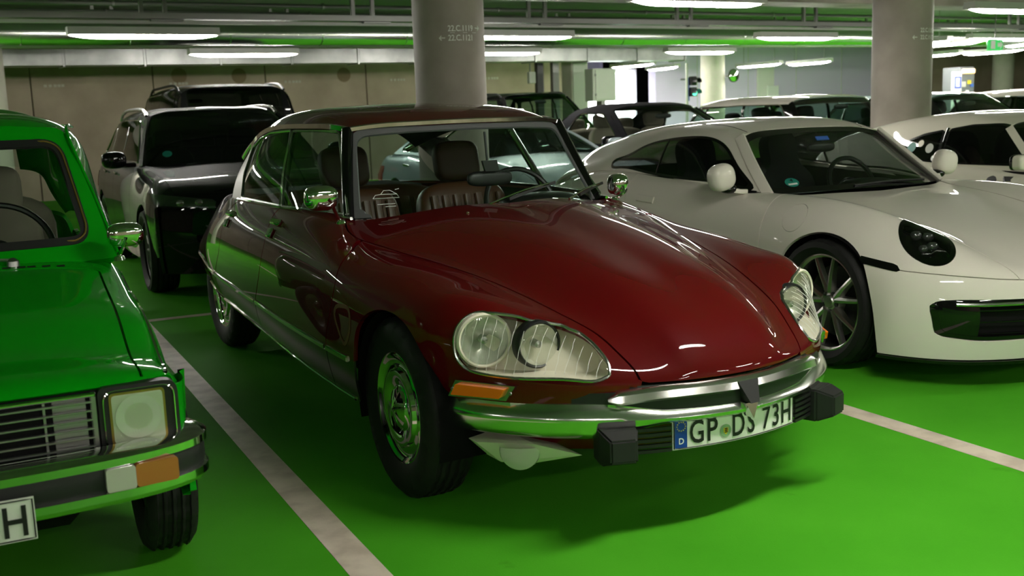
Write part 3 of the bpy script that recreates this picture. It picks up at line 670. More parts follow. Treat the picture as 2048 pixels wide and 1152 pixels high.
# ------------------------------------------------------------------ the maroon classic saloon
def build_ds(loc, rz):
    t = thing('classic_saloon', 'maroon classic saloon with long sloping bonnet and faired twin headlamps', 'car', loc, rz)
    hull, roof, sgl, ws = ds_surfaces(); sgl = sgl.flip()        # sgl: car's left (+x)
    P = 'maroon_paint'
    # --- outlines
    shut = np.array([(.345, -1.0), (.345, -.822), (.363, -.75), (.388, -.66), (.425, -.535), (.49, -.28), (.555, 0), (.633, .297), (.690, .486), (.722, .60), (.715, .72), (.672, .83)])
    shutc = curve(shut, 60)
    cowl = curve([(.672, .83), (.58, .765), (.45, .69), (.25, .615), (0, .58)], 24)
    bonnet_poly = np.concatenate([shutc, cowl[1:], cowl[::-1][1:] * [-1, 1], shutc[::-1] * [-1, 1]])
    belt = [(.660, .86), (.722, 1.20), (.746, 1.55), (.746, 1.95), (.728, 2.30), (.69, 2.58), (.60, 2.85), (.46, 3.12), (.25, 3.28), (0, 3.32)]
    beltc = curve(belt, 50)
    cab_poly = np.concatenate([cowl[::-1], beltc, beltc[::-1][1:] * [-1, 1], cowl[1:-1] * [-1, 1]])
    wing_rear = curve([(.60, 1.1), (.55, .889), (.487, .862), (.455, .820), (.430, .765), (.437, .70), (.47, .63), (.515, .57), (.558, .487), (.575, .40), (.57, .20)], 50)
    door_mid = curve([(1.50, 1.1), (1.481, .969), (1.43, .915), (1.385, .84), (1.395, .76), (1.457, .642), (1.561, .528), (1.62, .44), (1.64, .30)], 40)
    door_rear = curve([(2.21, 1.1), (2.225, .969), (2.29, .93), (2.275, .85), (2.29, .73), (2.40, .63), (2.505, .552), (2.56, .45), (2.58, .30)], 40)
    arch_f = curve([(.335, .10), (.315, .313), (.262, .508), (.228, .585), (.160, .650), (.08, .690), (-.01, .704), (-.12, .692), (-.21, .655), (-.275, .595), (-.315, .535), (-.375, .462), (-.47, .42), (-.50, .10)], 70)
    arch_r = curve([(2.70, .10), (2.74, .36), (2.88, .405), (3.1, .415), (3.35, .40), (3.50, .34), (3.52, .1)], 40)
    top = hull
    # cabin opening
    s_cab = sdf(cab_poly)
    top = clip(top, lambda V: np.where(V[:, 2] > .9, -s_cab(V[:, :2]), .05))
    s_bon = sdf(bonnet_poly); g = .0032
    zb = lambda V: np.minimum(np.minimum(s_bon(V[:, :2]) - g, V[:, 2] - .520), .75 + .45 * 0 + (.9 - V[:, 1]))
    add('bonnet', clip(top, lambda V: np.minimum(zb(V), 1.0 - V[:, 1])), P, t, custom=True, flange=.02)
    rest = clip(top, lambda V: np.where((V[:, 2] < .520 - g * 2) | (V[:, 1] > 1.0), .05, -s_bon(V[:, :2]) - g))
    # the lower nose behind the bumper
    add('front_valance', clip(rest, lambda V: np.minimum(.40 - np.abs(V[:, 0]), np.minimum(.512 - V[:, 2], -V[:, 1]))), 'black_plastic', t, custom=True, flange=.01)
    rest = clip(rest, lambda V: np.where((V[:, 1] < 0) & (V[:, 2] < .53), np.abs(V[:, 0]) - .345, .05))
    # boot lid
    boot = np.array([(.02, 3.2)]); s_boot = sdf(np.array([(.44, 3.16), (.40, 3.6), (.36, 3.82), (.34, 4.2), (-.34, 4.2), (-.36, 3.82), (-.40, 3.6), (-.44, 3.16), (-.25, 3.30), (.25, 3.30)]))
    bt = clip(rest, lambda V: s_boot(V[:, :2]) - g); add('boot_lid', bt, P, t, custom=True, flange=.015)
    rest = clip(rest, lambda V: np.where(V[:, 1] > 2.9, -s_boot(V[:, :2]) - g, .05))
    A = np.array
    front_poly = np.concatenate([wing_rear, A([(-2, .2), (-2, 1.1)])]); mid_poly = np.concatenate([wing_rear, door_mid[::-1]]); rear_poly = np.concatenate([door_mid, door_rear[::-1]]); tail_poly = np.concatenate([door_rear, A([(5, .30), (5, 1.1)])])
    sf, sm_, sr, st = sdf(front_poly), sdf(mid_poly), sdf(rear_poly), sdf(tail_poly); saf = sdf(arch_f); sar = sdf(arch_r)
    trim_z = lambda y: np.interp(y, [.2, .33, .64, 1.06, 1.55, 2.05, 2.51, 3.11, 3.9], [.466, .466, .476, .494, .522, .540, .550, .556, .58])
    lens2 = [(.789, -.404, .647), (.777, -.403, .691), (.754, -.412, .718), (.725, -.426, .736), (.705, -.44, .739), (.662, -.473, .734), (.61, -.508, .721), (.558, -.54, .706), (.5, -.566, .692), (.463, -.595, .678), (.439, -.641, .658), (.423, -.682, .634), (.418, -.728, .6), (.418, -.764, .568), (.436, -.774, .543), (.457, -.768, .535), (.532, -.721, .539), (.624, -.641, .541), (.707, -.54, .542), (.746, -.48, .548), (.774, -.435, .563), (.789, -.411, .6)]
    lp = lambda V: np.stack([np.abs(V[:, 0]) * .72 + V[:, 1] * .69, V[:, 2]], -1)
    lens_poly = curve(lp(A(lens2)), 90, closed=True); sl = sdf(lens_poly)
    lens_f = lambda V: np.where(V[:, 1] < -.2, sl(lp(V)), -1.)
    yz = lambda V: V[:, 1:]
    for s, nm in ((1, 'left'), (-1, 'right')):
        half = clip(rest, lambda V: V[:, 0] * s - 1e-4)
        wing = clip(half, lambda V: np.minimum(sf(yz(V)) - g, -saf(yz(V)))); wing = clip(wing, lambda V: -lens_f(V) - .001)
        wing = clip(wing, lambda V: np.where(V[:, 1] > .2, V[:, 2] - .292, V[:, 2] - .44))
        wl = clip(wing, lambda V: np.minimum(V[:, 1] - .15, trim_z(V[:, 1]) - V[:, 2]))
        wing = clip(wing, lambda V: np.where(V[:, 1] > .15, V[:, 2] - trim_z(V[:, 1]), .05))
        wo = add('front_wing', wing, P, t, custom=True, flange=.018); add('lower_trim', wl, 'sill_steel', wo, custom=True, flange=.01)
        for dn, sd in (('front_door', sm_), ('rear_door', sr)):
            d = clip(half, lambda V: sd(yz(V)) - g)
            up = clip(d, lambda V: V[:, 2] - trim_z(V[:, 1])); lo = clip(d, lambda V: trim_z(V[:, 1]) - V[:, 2])
            do = add(dn, up, P, t, custom=True, flange=.018); add('lower_trim', lo, 'sill_steel', do, custom=True, flange=.01)
            hy, hz = ((1.335, .918) if dn == 'front_door' else (2.17, .905))
            q, nn = ride(hull, [(hy, hz), (hy, hz - .045)], side=s, out=.008)
            add('door_handle', box((0, 0, 0), (.022, .120, .034), .008).xf(np.stack([nn[0], [0, 1, 0], np.cross(nn[0], [0, 1, 0])], 1), q[0]), 'chrome', do)
            add('handle_button', box((0, 0, 0), (.016, .055, .048), .006).xf(np.stack([nn[1], [0, 1, 0], np.cross(nn[1], [0, 1, 0])], 1), q[1]), 'chrome', do)
        tail = clip(half, lambda V: np.minimum(st(yz(V)) - g, -sar(yz(V)))); add('rear_wing', tail, P, t, custom=True, flange=.018)
        # side moulding, one length per panel
        for a, b in ((.335, .552), (.575, 1.552), (1.578, 2.50), (2.525, 3.75)):
            yy = np.linspace(a, b, 24); q, nn = ride(hull, np.stack([yy, trim_z(yy)], -1), side=s, out=.003)
            add('side_moulding', strip(q, nn, .024, .006), 'chrome', t)
        yy = np.linspace(.36, 2.55, 40); zz = np.interp(yy, [.28, .46, .8, 1.2, 1.55, 1.95, 2.35, 2.8], [.29, .295, .31, .335, .36, .38, .39, .39]) + .004
        q, nn = ride(hull, np.stack([yy, zz], -1), side=s, out=.003); add('sill_edge', strip(q, nn, .014, .005), 'chrome', t)
        # arch lip of the rear wing
        ar = arch_r[4:-4]; q, nn = ride(hull, ar, side=s, out=.002); add('arch_lip', tube(q, .006, 6), 'chrome', t)
        # worn patch on the wing behind the wheel
        rp = curve([(.425, .652), (.40, .672), (.34, .682), (.270, .672), (.262, .62), (.285, .565), (.352, .517), (.40, .57), (.425, .61)], 60, closed=True)
        if s < 0:
            sp = sdf(rp); pat = clip(half, lambda V: sp(yz(V))).offset(.0012); ring_ = clip(pat, lambda V: .016 - sp(yz(V))); add('worn_patch', ring_, 'rust', wo, custom=True)
        # --- headlamp: bowl, two lamps, glass cover, bright rim
        cov = clip(half, lens_f)
        hd = add('headlamp', box((s * .60, -.335, .62), (.16, .05, .10), .01), 'cream', t)
        d = np.array([-s * .035, .115, 0.])
        be = boundary_edges(cov); ids = sorted({i for e in be for i in e}); off = {v: k for k, v in enumerate(ids)}
        inn = M(cov.V + d, cov.F, cov.N); wall = M(np.concatenate([cov.V[ids] - cov.N[ids] * .004, cov.V[ids] + d]), [(off[b], off[a], off[a] + len(ids), off[b] + len(ids)) for a, b in be]).flip()
        add('lamp_bowl', join(inn, M(wall.V, wall.F)), 'cream', hd, sharp=30)
        add('lamp_cover', cov.offset(.0), 'lens_glass', hd, custom=True)
        loop = lens_poly; rim3 = []
        for p in loop:
            dd = np.linalg.norm(lp(cov.V) - p, axis=1); i = np.argmin(dd); rim3.append(cov.V[i] + cov.N[i] * .002)
        rim3 = np.array(rim3); rim3 = (np.roll(rim3, 1, 0) + rim3 * 2 + np.roll(rim3, -1, 0)) / 4
        add('lamp_rim', tube(rim3, .0055, 8, closed=True), 'brushed_steel', hd)
        for (x, y, z, r, yaw) in ((.702, -.446, .646, .087, 16), (.558, -.550, .630, .075, 4)):
            Rm = rot('z', -yaw * s * -1)
            L = lambda prof, n=48: lathe(prof, n, 'y').xf(Rm, (s * x, y, z))
            add('reflector', L([(.001, .06), (r * .35, .052), (r * .7, .03), (r * .93, -.005)]).flip(), 'reflector', hd)
            add('lamp_ring', L([(r * .92, -.012), (r * .99, -.016), (r * 1.06, -.010), (r * 1.08, .004), (r * 1.06, .03)]), 'cream' if x > .65 else 'black_plastic', hd)
            add('lamp_glass', L([(r * .93, -.012), (r * .7, -.024), (r * .4, -.032), (.001, -.035)]).flip(), 'ribbed_glass', hd)
            add('bulb_cap', L([(.001, -.010), (.012, -.006), (.014, .03)], 16).flip(), 'dull_steel', hd)
        pv = lp(cov.V); smin, smax = pv[:, 0].min(), pv[:, 0].max()
        for k in range(15):      # the fine lines etched on the cover
            s0 = smin + (smax - smin) * (k + .7) / 15.6
            zz = np.linspace(.53, .75, 40); ss = s0 - (zz - .64) * .20; ins_ = sl(np.stack([ss, zz], -1)) > .012
            if ins_.sum() < 5: continue
            q = []
            for a_, b_ in zip(ss[ins_], zz[ins_]):
                dd = np.linalg.norm(pv - [a_, b_], axis=1); i = np.argsort(dd)[:4]; wgt = 1 / (dd[i] + 1e-4); wgt /= wgt.sum(); q.append((cov.V[i] * wgt[:, None]).sum(0) + cov.N[i[0]] * .001)
            q = np.array(q); q[1:-1] = (q[:-2] + q[1:-1] + q[2:]) / 3
            add('etched_line', tube(q[::2], .0007, 4), 'white_ink', hd)
        # --- front indicator under the headlamp
        q, nn = ride(hull, [(.789, .489), (.668, .494)], ax=(0, 2), side=s, out=.0) if False else (A([(s * .797, -.382, .490), (s * .664, -.598, .494)]), None)
        e = (q[1] - q[0]); e /= np.linalg.norm(e); nrm = np.cross(e, [0, 0, 1.]); nrm = nrm if nrm[1] < 0 else -nrm
        Rm = np.stack([e, nrm, [0, 0, 1.]], 1); Rm = Rm if np.linalg.det(Rm) > 0 else Rm
        Lh = np.linalg.norm(q[1] - q[0]); c = (q[0] + q[1]) / 2 + nrm * .010
        io = add('front_indicator', prism(A([(-Lh / 2, -.026), (Lh / 2 - .035, -.026), (Lh / 2, .024), (-Lh / 2 + .03, .030)]), -.012, .012, 1).xf(Rm, c), 'brushed_steel', t, smooth=False)
        io['label'] = 'orange front indicator in a bright metal frame'
        add('indicator_lens', prism(rpoly([(-Lh / 2 + .020, -.016), (Lh / 2 - .050, -.016), (Lh / 2 - .030, .016), (-Lh / 2 + .040, .021)], .004, 3), .008, .030, 1).xf(Rm, c), 'amber', io, smooth=False)
        for k in (-1, 1): add('screw', lathe([(.001, .003), (.005, .0025), (.006, 0)], 12, 'y').flip().xf(Rm, c + e * k * (Lh / 2 - .018) + nrm * .012), 'dull_steel', io)
        # --- mirror on its stalk
        mc = A([-.800, .770, 1.060]) if s < 0 else A([.752, .835, 1.016]); mo = add('wing_mirror', blob(mc, (.072, .046, .053) if s < 0 else (.050, .046, .053), 2.8, 32, 18, None), 'chrome', t)
        add('mirror_stalk', tube(curve([(s * .706, .800, .950), (s * .735, .775, .985), (s * .765, .740, 1.03), (s * .785, .725, 1.057)] if s < 0 else [(.702, .812, .952), (.722, .785, .962), (.742, .775, .985), (.750, .788, 1.010)], 14), .0075, 8), 'chrome', mo)
        add('mirror_foot', lathe([(.022, -.004), (.020, .006), (.010, .014), (.001, .016)], 20, 'z').move((s * .706, .800, .946)), 'chrome', mo)
        # --- side glass, frames and pillars
        S = sgl if s > 0 else sgl.mirror()
        fw = rpoly([(.845, .972), (1.488, .980), (1.655, 1.332), (1.135, 1.326)], [.012, .01, .02, .02]); rw = rpoly([(1.518, .981), (2.215, .984), (2.29, 1.10), (2.40, 1.245), (2.26, 1.293), (2.05, 1.324), (1.687, 1.334)], .012)
        for nm2, poly in (('front_side_window', fw), ('rear_side_window', rw)):
            gl = clip(S, lambda V: sdf(poly)(yz(V))); go = add(nm2, gl, 'glass_side', t, custom=True)
            q, nn = ride(S, poly[::1], side=s, out=.003); add('window_frame', tube(q, .0065, 6, closed=True), 'brushed_steel', go)
        bp = np.array([(1.490, .972), (1.517, .972), (1.688, 1.335), (1.657, 1.335)]); add('door_pillar', clip(S, lambda V: sdf(bp)(yz(V))).offset(.003), 'chrome', t, custom=True, flange=.03)
        cp = np.array([(2.218, .955), (2.50, .955), (2.70, 1.20), (2.62, 1.26), (2.403, 1.250), (2.295, 1.10)]); add('rear_pillar', clip(S, lambda V: sdf(cp)(yz(V))).offset(.004), 'dull_steel', t, custom=True, flange=.02)
        add('windscreen_pillar', sweep(curve([(s * .648, .862, .945), (s * .603, .972, 1.14), (s * .552, 1.066, 1.335)], 16), A([(-.022, -.016), (.022, -.016), (.022, .014), (.010, .022), (-.010, .022), (-.022, .014)]), up=(s, -.4, .4)), 'gloss_black', t)
        yy = np.linspace(.80, 2.28, 40); bz = np.interp(yy, [.8, .86, 1.2, 1.55, 1.95, 2.3], [.957, .957, .964, .970, .974, .972]); bx = np.interp(yy, [.8, .86, 1.2, 1.55, 1.95, 2.3], [.66, .667, .728, .752, .752, .735])
        add('belt_moulding', tube(np.stack([s * bx, yy, bz + .004], -1), .008, 6), 'chrome', t)
        dr = np.array(DS_G[3]) * [s, 1, 1]; drc = curve(np.concatenate([dr, [(s * .520, 2.80, 1.185)]]), 50)
        add('roof_gutter', sweep(drc, A([(-.010, -.012), (.012, -.012), (.014, .004), (.004, .012), (-.010, .010)]), up=(0, 0, 1)), 'chrome', t)
        tr = curve([(s * .565, 2.42, 1.293), (s * .545, 2.64, 1.238), (s * .525, 2.82, 1.182)], 14); add('rear_indicator_horn', tube(tr, .022, 14, scale=np.linspace(.25, 1.0, 14) ** .8), 'chrome', t)
        # --- fog lamp nacelle under the bumper
        fo = A([(s * .742, -.435, .302), (s * .66, -.452, .222), (s * .60, -.50, .212), (s * .515, -.735, .292), (s * .62, -.62, .318)])
        bk = fo + A([0, .16, .0]); F = [(0, 1, 2, 3, 4), (5, 9, 8, 7, 6)] + [(i, 5 + i, 5 + (i + 1) % 5, (i + 1) % 5) for i in range(5)]
        mm = M(np.concatenate([fo, bk]), F); mm = mm if s < 0 else mm.flip()
        fg = add('fog_lamp', mm, 'cream', t, smooth=False)
        fl = lathe([(.068, 0), (.064, -.012), (.045, -.022), (.02, -.026), (.001, -.027)], 36, 'y').flip().xf(rot('z', s * 36), (s * .648, -.566, .290)); add('fog_lens', clip(fl, lambda V: .303 - V[:, 2]), 'lens_white', fg)
        # overrider
        ov = np.array([(-.055, -.05), (.055, -.05), (.055, .05), (-.055, .05)])
        c0 = A([s * .445, -.845, .332]); pts = []
        for (dy, hw, z0, z1) in ((.10, .062, -.06, .050), (.01, .062, -.060, .056), (-.05, .042, -.036, .036)):
            pts.append([(hw, dy, z0), (hw, dy, z1), (-hw, dy, z1), (-hw, dy, z0)])
        G = A(pts); mm = grid(G, closev=True); mm = M(mm.V, mm.F + [(8, 9, 10, 11), (3, 2, 1, 0)]); v0 = mm.V[8:12].mean(0)
        n0 = np.cross(mm.V[9] - mm.V[8], mm.V[10] - mm.V[8]); mm = M(mm.V, [f for f in mm.F])
        oo = add('overrider', mm.xf(rot('z', s * 20), c0), 'rubber', t, smooth=False)
        bm = bmesh.new(); bm.from_mesh(oo.data); bmesh.ops.recalc_face_normals(bm, faces=bm.faces); bmesh.ops.bevel(bm, geom=bm.edges[:], offset=.006, segments=2, affect='EDGES'); bm.to_mesh(oo.data); bm.free()
        # washer jet
        add('washer_jet', blob((s * .278, .455, .978), (.007, .007, .006), 2), 'chrome', t)
        # grille beside the plate
        for k in range(5):
            z = .300 + k * .018; add('grille_slat', sweep(A([(s * .265, -.872, z), (s * .33, -.852, z), (s * .395, -.825, z)]), A([(-.006, -.005), (.006, -.005), (.006, .005), (-.006, .005)])), 'black_plastic', t, smooth=False)
    # --- roof, headlining, header
    add('roof', roof, P, t, custom=True, flange=.02)
    add('headlining', roof.offset(-.035).flip(), 'soft_black', t)
    hf = curve(np.array([(x * sg_, y, z) for (x, y, z), sg_ in [((.545, 1.058, 1.335), -1), ((.46, 1.028, 1.345), -1), ((.28, .978, 1.352), -1), ((0, .953, 1.355), 1), ((.28, .978, 1.352), 1), ((.46, 1.028, 1.345), 1), ((.545, 1.058, 1.335), 1)]]), 50)
    add('header_moulding', sweep(hf, A([(-.012, -.010), (.012, -.010), (.012, .006), (0, .011), (-.012, .006)])), 'chrome', t)
    # --- windscreen with grey seal
    x2 = lambda V: np.stack([V[:, 0], V[:, 2]], -1)
    outp = rpoly([(.637, .952), (.547, 1.330), (.30, 1.344), (0, 1.348), (-.30, 1.344), (-.547, 1.330), (-.637, .952), (-.45, .966), (0, .976), (.45, .966)], [.02, .075, .02, .02, .02, .075, .02, .02, .02, .02], 8)
    so = sdf(outp)
    sog = sdf(outp - A([0, .035]) * (outp[:, 1:] < 1.0)); wo = add('windscreen', clip(ws, lambda V: np.maximum(so(x2(V)), sog(x2(V)) * (V[:, 2] < 1.05)) - .028), 'glass_clear', t, custom=True)
    add('windscreen_seal', clip(clip(ws, lambda V: so(x2(V))), lambda V: np.minimum(.030 - so(x2(V)), np.where(np.abs(V[:, 0]) < .575, V[:, 2] - 1.02, .05))).offset(.004), 'grey_rubber', wo, custom=True, flange=.012)
    add('seal_trim', tube(curve([(-.640, .862, .955), (-.597, .968, 1.14), (-.548, 1.058, 1.325)], 16), .006, 6), 'chrome', wo); add('seal_trim', tube(curve([(.640, .862, .955), (.597, .968, 1.14), (.548, 1.058, 1.325)], 16), .006, 6), 'chrome', wo)
    # rear window
    rwn = [[(0, 2.79, 1.345), (.27, 2.77, 1.335), (.44, 2.73, 1.29), (.525, 2.70, 1.215)], [(0, 3.08, 1.18), (.28, 3.05, 1.17), (.46, 2.95, 1.14), (.60, 2.74, 1.09)], [(0, 3.33, .985), (.27, 3.29, .985), (.47, 3.12, .98), (.68, 2.62, .96)]]
    add('rear_window', grid(resample(full(np.array(rwn)), 20, 40)), 'glass_tint', t, custom=True)
    # wipers
    for x0, x1 in ((-.12, .27), (.30, .62)):
        zz = lambda x, k: None
        a = A([x0, .575, .990]); b = A([x1, .70 if x0 < 0 else .80, 1.055 if x0 < 0 else 1.03])
        wo2 = add('wiper', tube(curve([a, a * .5 + b * .5 + [0, -.012, .012], b], 10), .005, 6), 'chrome', t)
        d = (b - a); add('wiper_blade', sweep(A([a + d * .35 + [0, .004, -.006], a + d * .75 + [0, .004, -.002], a + d * 1.12 + [0, .004, -.004]]), A([(-.004, -.007), (.004, -.007), (.003, .006), (-.003, .006)])), 'black_plastic', wo2)
    # --- bumper: lower blade, upper bar, rubber wedge
    cr = [(.83, -.235), (.812, -.36), (.745, -.52), (.655, -.64), (.56, -.735), (.45, -.81), (.30, -.885), (.15, -.93), (0, -.947)]
    cr = A(cr + [(-x, y) for x, y in cr[::-1][1:]]); cc = curve(cr, 90)
    path = np.c_[cc, np.full(len(cc), .41)]; T = np.gradient(cc, axis=0); nx = np.c_[T[:, 1], -T[:, 0]]; nx /= np.linalg.norm(nx, axis=1, keepdims=True); nx *= np.sign((nx * [0, -1]).sum(1).mean())
    s_ = np.linspace(-1, 1, len(cc)); tap = np.clip((1 - np.abs(s_)) / .10, .12, 1) ** .6; ctr = np.clip(1 - np.abs(cc[:, 0]) / .44, 0, 1)
    low = np.interp(np.abs(cc[:, 0]), [0, .3, .5, .9], [.42, .42, 1., 1.]); topz = .060 - .028 * np.clip(ctr * 3, 0, 1)
    prof = lambda i: A([(-.075, topz[i] - .006), (-.045, topz[i]), (-.020, topz[i] * .75), (-.004, .010), (.0, 0), (-.004, -.010), (-.010, -.034), (-.026, -.060), (-.045, -.070), (-.070, -.070)])
    G = A([[np.r_[cc[i] + nx[i] * d * (1 if d > -.01 else 1), .41 + z * tap[i]] for d, z in [(a_, b_ if b_ > 0 else b_ * low[i]) for a_, b_ in prof(i)]] for i in range(len(cc))])
    bmp = grid(G); bmp = bmp if bmp.N[len(bmp.N) // 2][1] < 0 else bmp.flip()
    bo = add('front_bumper', M(bmp.V, bmp.F), 'bumper_chrome', t, sharp=50)
    ub = curve([(.452, -.795, .474), (.30, -.868, .488), (.15, -.912, .490), (0, -.930, .490), (-.15, -.912, .490), (-.30, -.868, .488), (-.452, -.795, .474)], 50)
    add('bumper_bar', sweep(ub, A([(-.035, -.022), (.0, -.022), (.012, -.012), (.006, .010), (-.012, .022), (-.035, .022)]) * [-1, 1], scale=np.clip((1 - np.abs(np.linspace(-1, 1, 50))) / .06, .25, 1)), 'bumper_chrome', bo)
    gp = [(x * .94, y + .035, .45) for x, y in cr[4:-4]]
    add('bumper_gap', sweep(curve(gp, 40), A([(-.02, -.05), (.02, -.05), (.02, .045), (-.02, .045)])), 'black_plastic', bo)
    wd = A([(-.042, -.938, .500), (.042, -.938, .500), (.018, -.972, .432), (-.018, -.972, .432), (-.042, -.90, .500), (.042, -.90, .500), (.018, -.90, .432), (-.018, -.90, .432)])
    add('rubber_wedge', M(wd, [(0, 3, 2, 1), (4, 5, 6, 7), (0, 1, 5, 4), (2, 3, 7, 6), (0, 4, 7, 3), (1, 2, 6, 5)]), 'rubber', bo, smooth=False)
    vt = A([(-.026, -.957, .430), (.026, -.957, .430), (0, -.966, .378), (-.026, -.92, .430), (.026, -.92, .430), (0, -.92, .378)]); add('bumper_tip', M(vt, [(0, 2, 1), (3, 4, 5), (0, 1, 4, 3), (1, 2, 5, 4), (2, 0, 3, 5)]), 'chrome', bo, smooth=False)
    ap = curve([(x * .93, y + .10) for x, y in cr], 60); G = A([[(x, y, .46), (x, y + .01, .36), (x * .96, y + .06, .27)] for x, y in ap]); apm = grid(G); add('front_apron', apm if apm.N[90][1] < 0 else apm.flip(), P, t)
    # --- number plate
    pb, bend = plate(t, '', (0, -.905, .350), .52, .11, .035)
    pb['label'] = 'white number plate reading GP DS 73H with blue strip'
    eu = grid(A([[(x, 0, -.049), (x, 0, .049)] for x in (-.254, -.243, -.232, -.221, -.212)])); eu = eu if eu.N[0][1] < 0 else eu.flip(); add('euro_strip', bend(eu, .006), 'plate_blue', pb)
    def letter(ch, x, z, h, wd_, mat='ink', out=.0072, bold=.012): add('plate_letter', bend(textmesh(ch, h, wd_, bold).move((x, 0, z)), out), mat, pb, smooth=False)
    letter('D', -.233, -.036, .020, .9, 'white_ink')
    for k in range(12):
        a = k * math.pi / 6; sx_, sz_ = -.233 + .0145 * math.cos(a), .022 + .0145 * math.sin(a)
        add('star', bend(lathe([(.001, 0), (.0022, 0)], 6, 'y').flip().move((sx_, 0, sz_)), .0072), 'yellow_ink', pb)
    for ch, x in (('G', -.178), ('P', -.123), ('D', -.018), ('S', .037), ('7', .108), ('3', .157), ('H', .214)): letter(ch, x, -.0375, .075, .80 if ch not in 'GDS' else .72)
    dk = lathe([(.001, 0), (.0215, 0)], 28, 'y').flip(); add('seal_disc', bend(dk.move((-.070, 0, -.014)), .0065), 'seal_green', pb)
    add('seal_crest', bend(M(A([(-.009, 0, .010), (.009, 0, .010), (.009, 0, -.004), (0, 0, -.013), (-.009, 0, -.004)]), [(0, 4, 3, 2, 1)]).move((-.070, 0, -.014)), .0075), 'yellow_ink', pb, smooth=False)
    for k in range(3): add('seal_lion', bend(M(A([(-.006, 0, .0022), (.006, 0, .003), (.0065, 0, -.001), (-.0055, 0, -.0015)]), [(0, 3, 2, 1)]).move((-.070, 0, -.008 - k * .0055)), .0080), 'ink', pb, smooth=False)
    # --- wheels
    for s in (1, -1):
        place_wheel(t, (s * .752, 0, .335), s, hubcap_wheel, -2); place_wheel(t, (s * .575, 3.125, .335), s, hubcap_wheel)
        G = A([[(s * .86 if k == 0 else s * .50, math.cos(a) * .365 - .02, .335 + math.sin(a) * .36) for k in (0, 1)] for a in np.linspace(-.3, math.pi + .3, 24)]); add('wheel_well', M(grid(G).V - [s * .012, 0, 0], grid(G).F), 'underside', t)
    add('underbody', box((0, 1.55, .30), (1.16, 3.7, .16), .04), 'underside', t)
    add('engine_bay', box((0, .0, .44), (.56, .9, .30), .05), 'underside', t)
    # --- cabin
    add('cabin_floor', box((0, 1.7, .40), (1.42, 2.3, .04)), 'soft_black', t)
    for s in (1, -1):
        q = A([[(s * .70, .84, .95), (s * .74, 1.5, .965), (s * .73, 2.2, .96), (s * .66, 2.65, .95)], [(s * .78, .84, .40), (s * .78, 1.5, .40), (s * .76, 2.2, .40), (s * .70, 2.65, .40)]]); mm = grid(resample(q, 4, 16)); add('door_lining', mm, 'soft_black', t)
    for x in (-.30, .355): seat(t, x, 1.42, .54, .54, 'brown_leather', 'dark_leather', .49, 12, (.24, .10, .20), .115)
    rb = add('rear_bench', blob((0, 2.28, .56), (.66, .30, .11), 4, 32, 14), 'brown_leather', t); add('backrest', blob((0, 0, .20), (.66, .08, .21), 4, 36, 16).xf(rot('x', -16), (0, 2.55, .58)), 'brown_leather', rb)
    for k in range(11): add('flute', tube([((k - 5) * .115, 2.44, .66), ((k - 5) * .115, 2.53, .90)], .042, 8, ry=.025), 'brown_leather', rb)
    add('parcel_shelf', box((0, 2.90, .955), (1.05, .55, .03), .01), 'soft_black', t)
    db = grid(resample(A([[(-.66, .83, .60), (-.4, .80, .60), (0, .78, .60), (.4, .80, .60), (.66, .83, .60)], [(-.66, .98, .90), (-.4, 1.0, .905), (0, .98, .91), (.4, 1.0, .905), (.66, .98, .90)], [(-.62, .86, .945), (-.4, .76, .955), (0, .68, .965), (.4, .76, .955), (.62, .86, .945)]]), 14, 30)); add('dashboard', M(db.V, db.F), 'black_plastic', t)
    add('instrument_cowl', blob((.36, .93, .945), (.20, .12, .055), 3), 'black_plastic', t)
    steering(t, (.355, 1.10, .925), .195, -22, 'black_plastic', ((-70, .022),), .013)
    im = add('interior_mirror', blob((.075, .905, 1.085), (.118, .022, .036), 3.2, 32, 14), 'black_plastic', t); add('mirror_stem', tube([(.075, .915, 1.10), (.07, .93, 1.30)], .006, 8), 'dark_metal', im)
    add('toll_box', prism(rpoly([(-.036, -.022), (.036, -.022), (.026, .028), (-.050, .028)], .004, 3), -.008, .008, 1).move((.065, .865, 1.142)), 'black_plastic', t)
    # club sticker on the glass (outline of a car and two lines of small print)
    st_ = []
    for pts in ([(-.06, 0), (-.045, .018), (-.02, .022), (.0, .042), (.03, .042), (.055, .022), (.06, .004), (-.06, 0)], [(-.02, .022), (.055, .022)], [(.055, .045), (.075, .05)], [(-.05, -.03), (.03, -.026)], [(-.02, -.042), (.03, -.039)]):
        q = A([(x * .8, 0, z * .8) for x, z in pts]); q3 = []
        for v in q:
            xx, zz_ = v[0] - .495, v[2] + 1.035; dd = np.hypot(ws.V[:, 0] - xx, ws.V[:, 2] - zz_); i = np.argsort(dd)[:4]; wg = 1 / (dd[i] + 1e-4); wg /= wg.sum(); p = (ws.V[i] * wg[:, None]).sum(0) + ws.N[i[0]] * .003; p[0] = xx; p[2] = zz_; q3.append(p)
        st_.append(tube(A(q3), .0016, 4))
    add('club_sticker', join(*st_), 'white_ink', wo)
    return t
